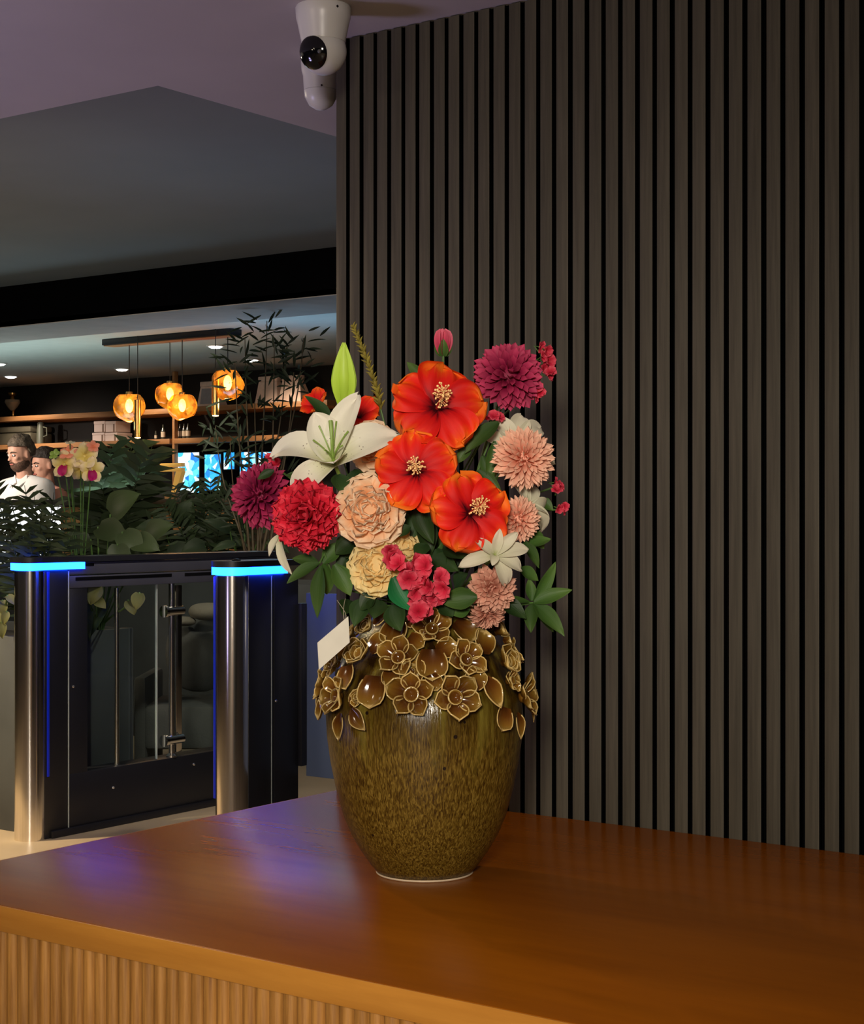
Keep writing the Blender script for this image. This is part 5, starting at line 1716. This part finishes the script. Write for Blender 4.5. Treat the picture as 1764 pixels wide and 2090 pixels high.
def globe(label, px, py, rpx, seed, energy):
    q = atY(px, py, PY_ + (seed % 3 - 1) * 0.03)
    d = (q - CAMP).dot(FWD)
    r = rpx / FPX * d
    t = thing('pendant_lamp', label, 'pendant lamp', q, 'amber glass pendants')
    MB().tube([(q.x, q.y, 2.345), (q.x, q.y, q.z + r * 0.75)], 0.0028, 6).build('cord', M['cord'], t)
    MB().lathe([(r * 0.22, q.z + r * 0.98), (r * 0.26, q.z + r * 0.80), (r * 0.18, q.z + r * 0.55)], 12, (q.x, q.y, 0)).build('socket', M['brass'], t)
    rs = random.Random(seed)
    bm = bmesh.new()
    bmesh.ops.create_icosphere(bm, subdivisions=4, radius=1.0)
    dirs = [Vector((rs.uniform(-1, 1), rs.uniform(-1, 1), rs.uniform(-1, 1))).normalized() for _ in range(9)]
    vs = []
    for v in bm.verts:
        s = 1.0
        for dd in dirs:
            h = v.co.dot(dd)
            if h > 0.80:
                s = min(s, 0.86 / h)
        p = v.co * (s * r * 1.05)
        if p.z > 0.8 * r:
            p.z = 0.8 * r
        vs.append(q + p)
    bm.verts.index_update()
    fs = [tuple(v.index for v in f.verts) for f in bm.faces if (sum((v.co.z for v in f.verts)) / 3) < 0.93]
    bm.free()
    sh = MB().add(vs, fs).build('glass_shade', M['amber'], t, angle=15)
    MB().ball((q.x, q.y, q.z + r * 0.05), (r * 0.26, r * 0.26, r * 0.46), 14, 10).build('bulb', M['bulb'], t)
    lamp('POINT', 'pendant_glow', q - Vector((0, 0.0, r * 1.25)), None, energy, (1.0, 0.62, 0.28), 0.03)
    return t


globe('leftmost amber glass pendant beside a brass tube', 264, 830, 31, 1, 1.4)
globe('second amber glass pendant, left of the overlapping pair', 347, 806, 29, 2, 1.4)
globe('third amber glass pendant, lower right of the overlapping pair', 372, 829, 29, 3, 1.4)
globe('rightmost and largest amber glass pendant near the bamboo', 465, 783, 33, 4, 1.8)


def tube_pendant(label, px, py0, py1):
    q = atY(px, py0, PY_ - 0.06)
    q1 = atY(px, py1, PY_ - 0.06)
    t = thing('tube_pendant', label, 'pendant lamp', q1, 'brass tube pendants')
    MB().tube([(q.x, q.y, 2.389), (q.x, q.y, q.z)], 0.0025, 6).build('cord', M['cord'], t)
    MB().lathe([(0.016, q1.z), (0.021, q1.z + 0.001), (0.021, q.z - 0.004), (0.006, q.z)], 16, (q.x, q.y, 0)).build('tube', M['brass'], t)
    MB().lathe([(0.0, q1.z - 0.006), (0.017, q1.z - 0.004), (0.018, q1.z + 0.0005), (0.0, q1.z + 0.0005)], 16, (q.x, q.y, 0)).build('lamp_glass', M['bulb'], t)


tube_pendant('slim brass tube pendant at the leftmost globe', 281, 815, 893)
tube_pendant('slim brass tube pendant left of the rightmost globe', 440, 770, 848)
M['downlight'] = mat('downlight_glow', (1, 1, 1), 0.5, emit=(1.0, 0.98, 0.92), es=6.0, noise_amt=0.01)
for px, py, lab in [(22, 767, 'ceiling downlight near the left end, above the glass lamp'), (-2, 741, 'ceiling downlight cut by the left edge of the photo'), (249, 752, 'ceiling downlight above the leftmost pendant'), (440, 705, 'ceiling downlight above the rightmost pendant'), (514, 733, 'ceiling downlight behind the bamboo leaves')]:
    q = atZ(px, py, 2.39)
    t = thing('downlight', lab, 'ceiling light', (q.x, q.y, 2.39), 'recessed downlights over the bar')
    MB().lathe([(0.044, 2.3895), (0.060, 2.3895), (0.060, 2.383), (0.046, 2.381)], 20, (q.x, q.y, 0)).build('trim_ring', M['white_plastic'], t)
    MB().lathe([(0.0, 2.368), (0.030, 2.372), (0.045, 2.380), (0.045, 2.3885), (0.0, 2.3885)], 20, (q.x, q.y, 0)).build('lamp_glass', M['downlight'], t)

# ================================================================== PEOPLE
M['skin'] = mat('skin', (0.62, 0.33, 0.23), 0.55, noise_amt=0.05, nscale=20)
M['shirt'] = mat('white_shirt_cloth', (0.78, 0.74, 0.70), 0.8, bump=0.15, bscale=25, noise_amt=0.04)
M['hair_d'] = mat('dark_hair', (0.018, 0.012, 0.008), 0.6, bump=0.8, bscale=90, noise_amt=0.3, nscale=40)
M['hair_l'] = mat('greying_curly_hair', (0.10, 0.075, 0.05), 0.7, bump=1.0, bscale=70, noise_amt=0.5, nscale=30)
M['beard'] = mat('short_beard', (0.10, 0.05, 0.03), 0.8, bump=0.5, bscale=120, noise_amt=0.3, nscale=60)
M['trouser'] = mat('dark_trouser_cloth', (0.02, 0.02, 0.025), 0.85, noise_amt=0.1)
M['eye_white'] = mat('eye_white', (0.7, 0.68, 0.65), 0.3, noise_amt=0.02)
M['iris'] = mat('dark_iris', (0.02, 0.012, 0.008), 0.2, noise_amt=0.1)
M['lips'] = mat('lips', (0.42, 0.13, 0.10), 0.5, noise_amt=0.05)
M['salmon'] = mat('salmon_pink_top', (0.66, 0.30, 0.22), 0.8, bump=0.15, bscale=25, noise_amt=0.06)
M['maroon'] = mat('maroon_apron_cloth', (0.11, 0.012, 0.03), 0.8, bump=0.15, bscale=25, noise_amt=0.1)
M['shoe'] = mat('black_shoe_leather', (0.01, 0.01, 0.01), 0.4, noise_amt=0.1)


def remesh(o, vox, smooth_it=4):
    m = o.modifiers.new('join', 'REMESH')
    m.mode = 'VOXEL'
    m.voxel_size = vox
    m.use_smooth_shade = True
    s = o.modifiers.new('soften', 'SMOOTH')
    s.factor = 0.5
    s.iterations = smooth_it


def limb(mb, pts, rad, n=12):
    mb.tube(pts, rad, n)
    for p, r in zip(pts, rad):
        mb.ball(p, r, n, 8)


def person(label, feet, face_deg, H, hair, top, head_yaw, head_pitch, group, arms, beard=False, apron=False, sleeves=True):
    """figure built in its own frame: x right, y forward, z up, 1.8 m tall, then scaled"""
    s = H / 1.80
    m4 = TR(feet) @ RZ(math.radians(face_deg)) @ SCL(s)
    t = thing('person', label, 'person', m4=m4, group=group)
    hm = TR(0, 0.01, 1.54) @ RZ(math.radians(head_yaw)) @ RX(math.radians(head_pitch)) @ TR(0, -0.01, -1.54)
    body = MB()
    body.ball((0, 0, 0.96), (0.155, 0.11, 0.13), 16, 10)
    body.ball((0, 0, 1.12), (0.14, 0.10, 0.2), 16, 10)
    body.ball((0, -0.005, 1.32), (0.18, 0.115, 0.17), 16, 10)
    limb(body, [Vector((-0.17, 0, 1.43)), Vector((0, 0, 1.455)), Vector((0.17, 0, 1.43))], [0.055, 0.07, 0.055])
    limb(body, [Vector((0, -0.005, 1.44)), hm @ Vector((0, 0.005, 1.60))], [0.062, 0.056])
    for c, r in [((0, 0.005, 1.695), (0.076, 0.096, 0.10)), ((0, 0.035, 1.625), (0.060, 0.066, 0.072)), ((0, 0.062, 1.590), (0.034, 0.030, 0.026)), ((0, 0.098, 1.668), (0.010, 0.014, 0.030)), ((0, 0.108, 1.652), (0.015, 0.016, 0.012)), ((0.077, 0.0, 1.665), (0.010, 0.019, 0.032)), ((-0.077, 0.0, 1.665), (0.010, 0.019, 0.032)), ((0, 0.088, 1.702), (0.05, 0.012, 0.010)), ((0.035, 0.072, 1.655), (0.022, 0.020, 0.018)), ((-0.035, 0.072, 1.655), (0.022, 0.020, 0.018))]:
        body.ball((0, 0, 0), r, 16, 10, mtx=hm @ TR(c))
    sleeve = MB()
    for sd in (-1, 1):
        sh, el, wr = [Vector((v[0] * sd, v[1], v[2])) for v in arms[0 if sd < 0 else 1]]
        limb(body, [sh, el, wr], [0.055, 0.042, 0.030])
        limb(sleeve, [sh, sh.lerp(el, 0.5), el, el.lerp(wr, 0.35)], [0.075, 0.066, 0.060, 0.055])
        ax = (wr - el).normalized()
        up = Vector((0, 0, 1))
        sx = ax.cross(up).normalized()
        nz = sx.cross(ax)
        palm = wr + ax * 0.055
        body.ball((0, 0, 0), (0.040, 0.048, 0.016), 12, 8, mtx=Matrix((sx, ax, nz)).transposed().to_4x4().copy() if False else TR(palm) @ Matrix((sx, ax, nz)).transposed().to_4x4())
        for k, (off, ln) in enumerate([(-0.030, 0.068), (-0.010, 0.078), (0.011, 0.073), (0.030, 0.058)]):
            k0 = palm + sx * off + ax * 0.038
            k1 = k0 + ax * ln * 0.55 - nz * 0.006
            k2 = k1 + ax * ln * 0.35 - nz * 0.022
            limb(body, [k0, k1, k2], [0.0098, 0.009, 0.0078], 8)
        th0 = palm - sx * 0.032 * sd - ax * 0.018
        th1 = th0 - sx * 0.030 * sd + ax * 0.030
        th2 = th1 - sx * 0.006 * sd + ax * 0.030 - nz * 0.008
        limb(body, [th0, th1, th2], [0.0125, 0.0105, 0.0085], 8)
        limb(body, [Vector((0.09 * sd, 0, 0.93)), Vector((0.10 * sd, 0.012, 0.50)), Vector((0.10 * sd, -0.01, 0.09))], [0.088, 0.060, 0.040])
        body.ball((0.10 * sd, 0.05, 0.035), (0.042, 0.115, 0.034), 14, 8)
    ob = body.build('body', M['skin'], t, local=True)
    remesh(ob, 0.0075, 4)
    tp = MB()
    tp.ball((0, 0, 1.00), (0.175, 0.130, 0.15), 18, 12)
    tp.ball((0, 0, 1.14), (0.160, 0.120, 0.22), 18, 12)
    tp.ball((0, -0.005, 1.32), (0.198, 0.132, 0.175), 18, 12)
    limb(tp, [Vector((-0.17, 0, 1.43)), Vector((0, -0.005, 1.45)), Vector((0.17, 0, 1.43))], [0.070, 0.082, 0.070])
    if sleeves:
        tp.v += sleeve.v
        base = len(tp.v) - len(sleeve.v)
        tp.f += [tuple(i + base for i in f) for f in sleeve.f]
        tp.uv += sleeve.uv
    os_ = tp.build('shirt' if top != 'salmon' else 'top', M[top], t, local=True)
    remesh(os_, 0.011, 3)
    if top == 'shirt':
        cl = MB()
        for sd in (-1, 1):
            cl.prism([Vector((0.004 * sd, 0.082, 1.462)), Vector((0.060 * sd, 0.040, 1.520)), Vector((0.074 * sd, 0.052, 1.478)), Vector((0.040 * sd, 0.112, 1.425))], (0, 0.006, 0.003))
        cl.tube([Vector((0.066 * math.cos(a), 0.066 * math.sin(a) - 0.002, 1.492 + 0.014 * (-math.sin(a)))) for a in [PI * (0.30 - 1.6 * k / 20) for k in range(21)]], 0.014, 8)
        cl.build('collar', M[top], t, local=True)
    if apron:
        MB().prism([Vector((-0.10, 0.135, 1.36)), Vector((0.10, 0.135, 1.36)), Vector((0.15, 0.15, 1.12)), Vector((0.16, 0.15, 0.70)), Vector((-0.16, 0.15, 0.70)), Vector((-0.15, 0.15, 1.12))], (0, 0.008, 0)).build('apron', M['maroon'], t, local=True, smooth=False)
    tr = MB()
    tr.ball((0, 0, 0.95), (0.168, 0.122, 0.13), 16, 10)
    for sd in (-1, 1):
        limb(tr, [Vector((0.09 * sd, 0, 0.93)), Vector((0.10 * sd, 0.010, 0.50)), Vector((0.10 * sd, -0.012, 0.10))], [0.100, 0.078, 0.066])
    remesh(tr.build('trousers', M['trouser'], t, local=True), 0.012, 3)
    for sd in (-1, 1):
        MB().ball((0.10 * sd, 0.05, 0.034), (0.050, 0.125, 0.034), 14, 8).build('shoe', M['shoe'], t, local=True)
    # hair cap: upper and rear shell of the skull, broken up by noise
    hb = MB()

    def hf(p):
        n = noise.noise(p * 30.0) * 0.013 + noise.noise(p * 70.0) * 0.007
        q = p * (1.0 + 0.0)
        if p.z > -0.02:
            q = p * (1.0 + n * 8)
        return Vector((q.x, q.y, max(q.z, -0.055) if p.y < 0.0 else max(q.z, 0.022 + 0.25 * max(0, p.y))))
    hb.ball((0, 0, 0), (0.088, 0.103, 0.118), 40, 26, mtx=hm @ TR(0, -0.008, 1.702), fn=hf)
    hb.build('hair', M[hair], t, local=True)
    for sd in (-1, 1):
        ey = MB().ball((0, 0, 0), (0.0135, 0.009, 0.009), 12, 8, mtx=hm @ TR(0.031 * sd, 0.089, 1.680)).build('eye', M['eye_white'], t, local=True)
        MB().ball((0, 0, 0), 0.0062, 8, 6, mtx=hm @ TR(0.031 * sd, 0.0955, 1.679)).build('iris', M['iris'], ey, local=True)
        MB().tube([hm @ Vector((0.014 * sd, 0.101, 1.700)), hm @ Vector((0.032 * sd, 0.097, 1.706)), hm @ Vector((0.052 * sd, 0.080, 1.699))], [0.004, 0.005, 0.003], 6).build('eyebrow', M[hair], t, local=True)
    MB().ball((0, 0, 0), (0.024, 0.008, 0.0075), 12, 8, mtx=hm @ TR(0, 0.099, 1.617)).build('mouth', M['lips'], t, local=True)
    if beard:
        def bf(p):
            k = 1.0 + noise.noise(p * 60.0) * 0.05
            return Vector((p.x * k, p.y * k, min(p.z, 0.012 + 0.10 * abs(p.x) / 0.065 if p.y > 0 else 0.02)))
        bd = MB().ball((0, 0, 0), (0.0655, 0.074, 0.060), 30, 18, mtx=hm @ TR(0, 0.030, 1.603), fn=bf).build('beard', M['beard'], t, local=True)
        MB().tube([hm @ Vector((-0.026, 0.093, 1.618)), hm @ Vector((-0.012, 0.104, 1.632)), hm @ Vector((0.012, 0.104, 1.632)), hm @ Vector((0.026, 0.093, 1.618))], 0.005, 6).build('moustache', M['beard'], t, local=True)
    return t


pm = atY(52, CY, 8.55)
dm = (pm - CAMP).dot(FWD)
htop = CAM_H + (CY - 890) / FPX * dm
person('man in a white shirt with beard and greying hair, looking down behind the bar', (pm.x, pm.y, 0), math.degrees(YAW) + 180 - 32, htop, 'hair_l', 'shirt', -12, -14, 'people behind the bar',
       [[(0.19, 0, 1.42), (0.25, 0.03, 1.15), (0.16, 0.24, 1.10)], [(0.19, 0, 1.42), (0.25, 0.02, 1.15), (0.15, 0.25, 1.08)]], beard=True)
pw = atY(98, CY, 8.95)
dw = (pw - CAMP).dot(FWD)
person('dark haired person in salmon pink top and maroon apron beside the man', (pw.x, pw.y, 0), math.degrees(YAW) + 180 - 50, CAM_H + (CY - 916) / FPX * dw, 'hair_d', 'salmon', 0, -10, 'people behind the bar',
       [[(0.18, 0, 1.42), (0.23, 0.05, 1.16), (0.12, 0.26, 1.12)], [(0.18, 0, 1.42), (0.23, 0.04, 1.15), (0.12, 0.27, 1.08)]], apron=True)
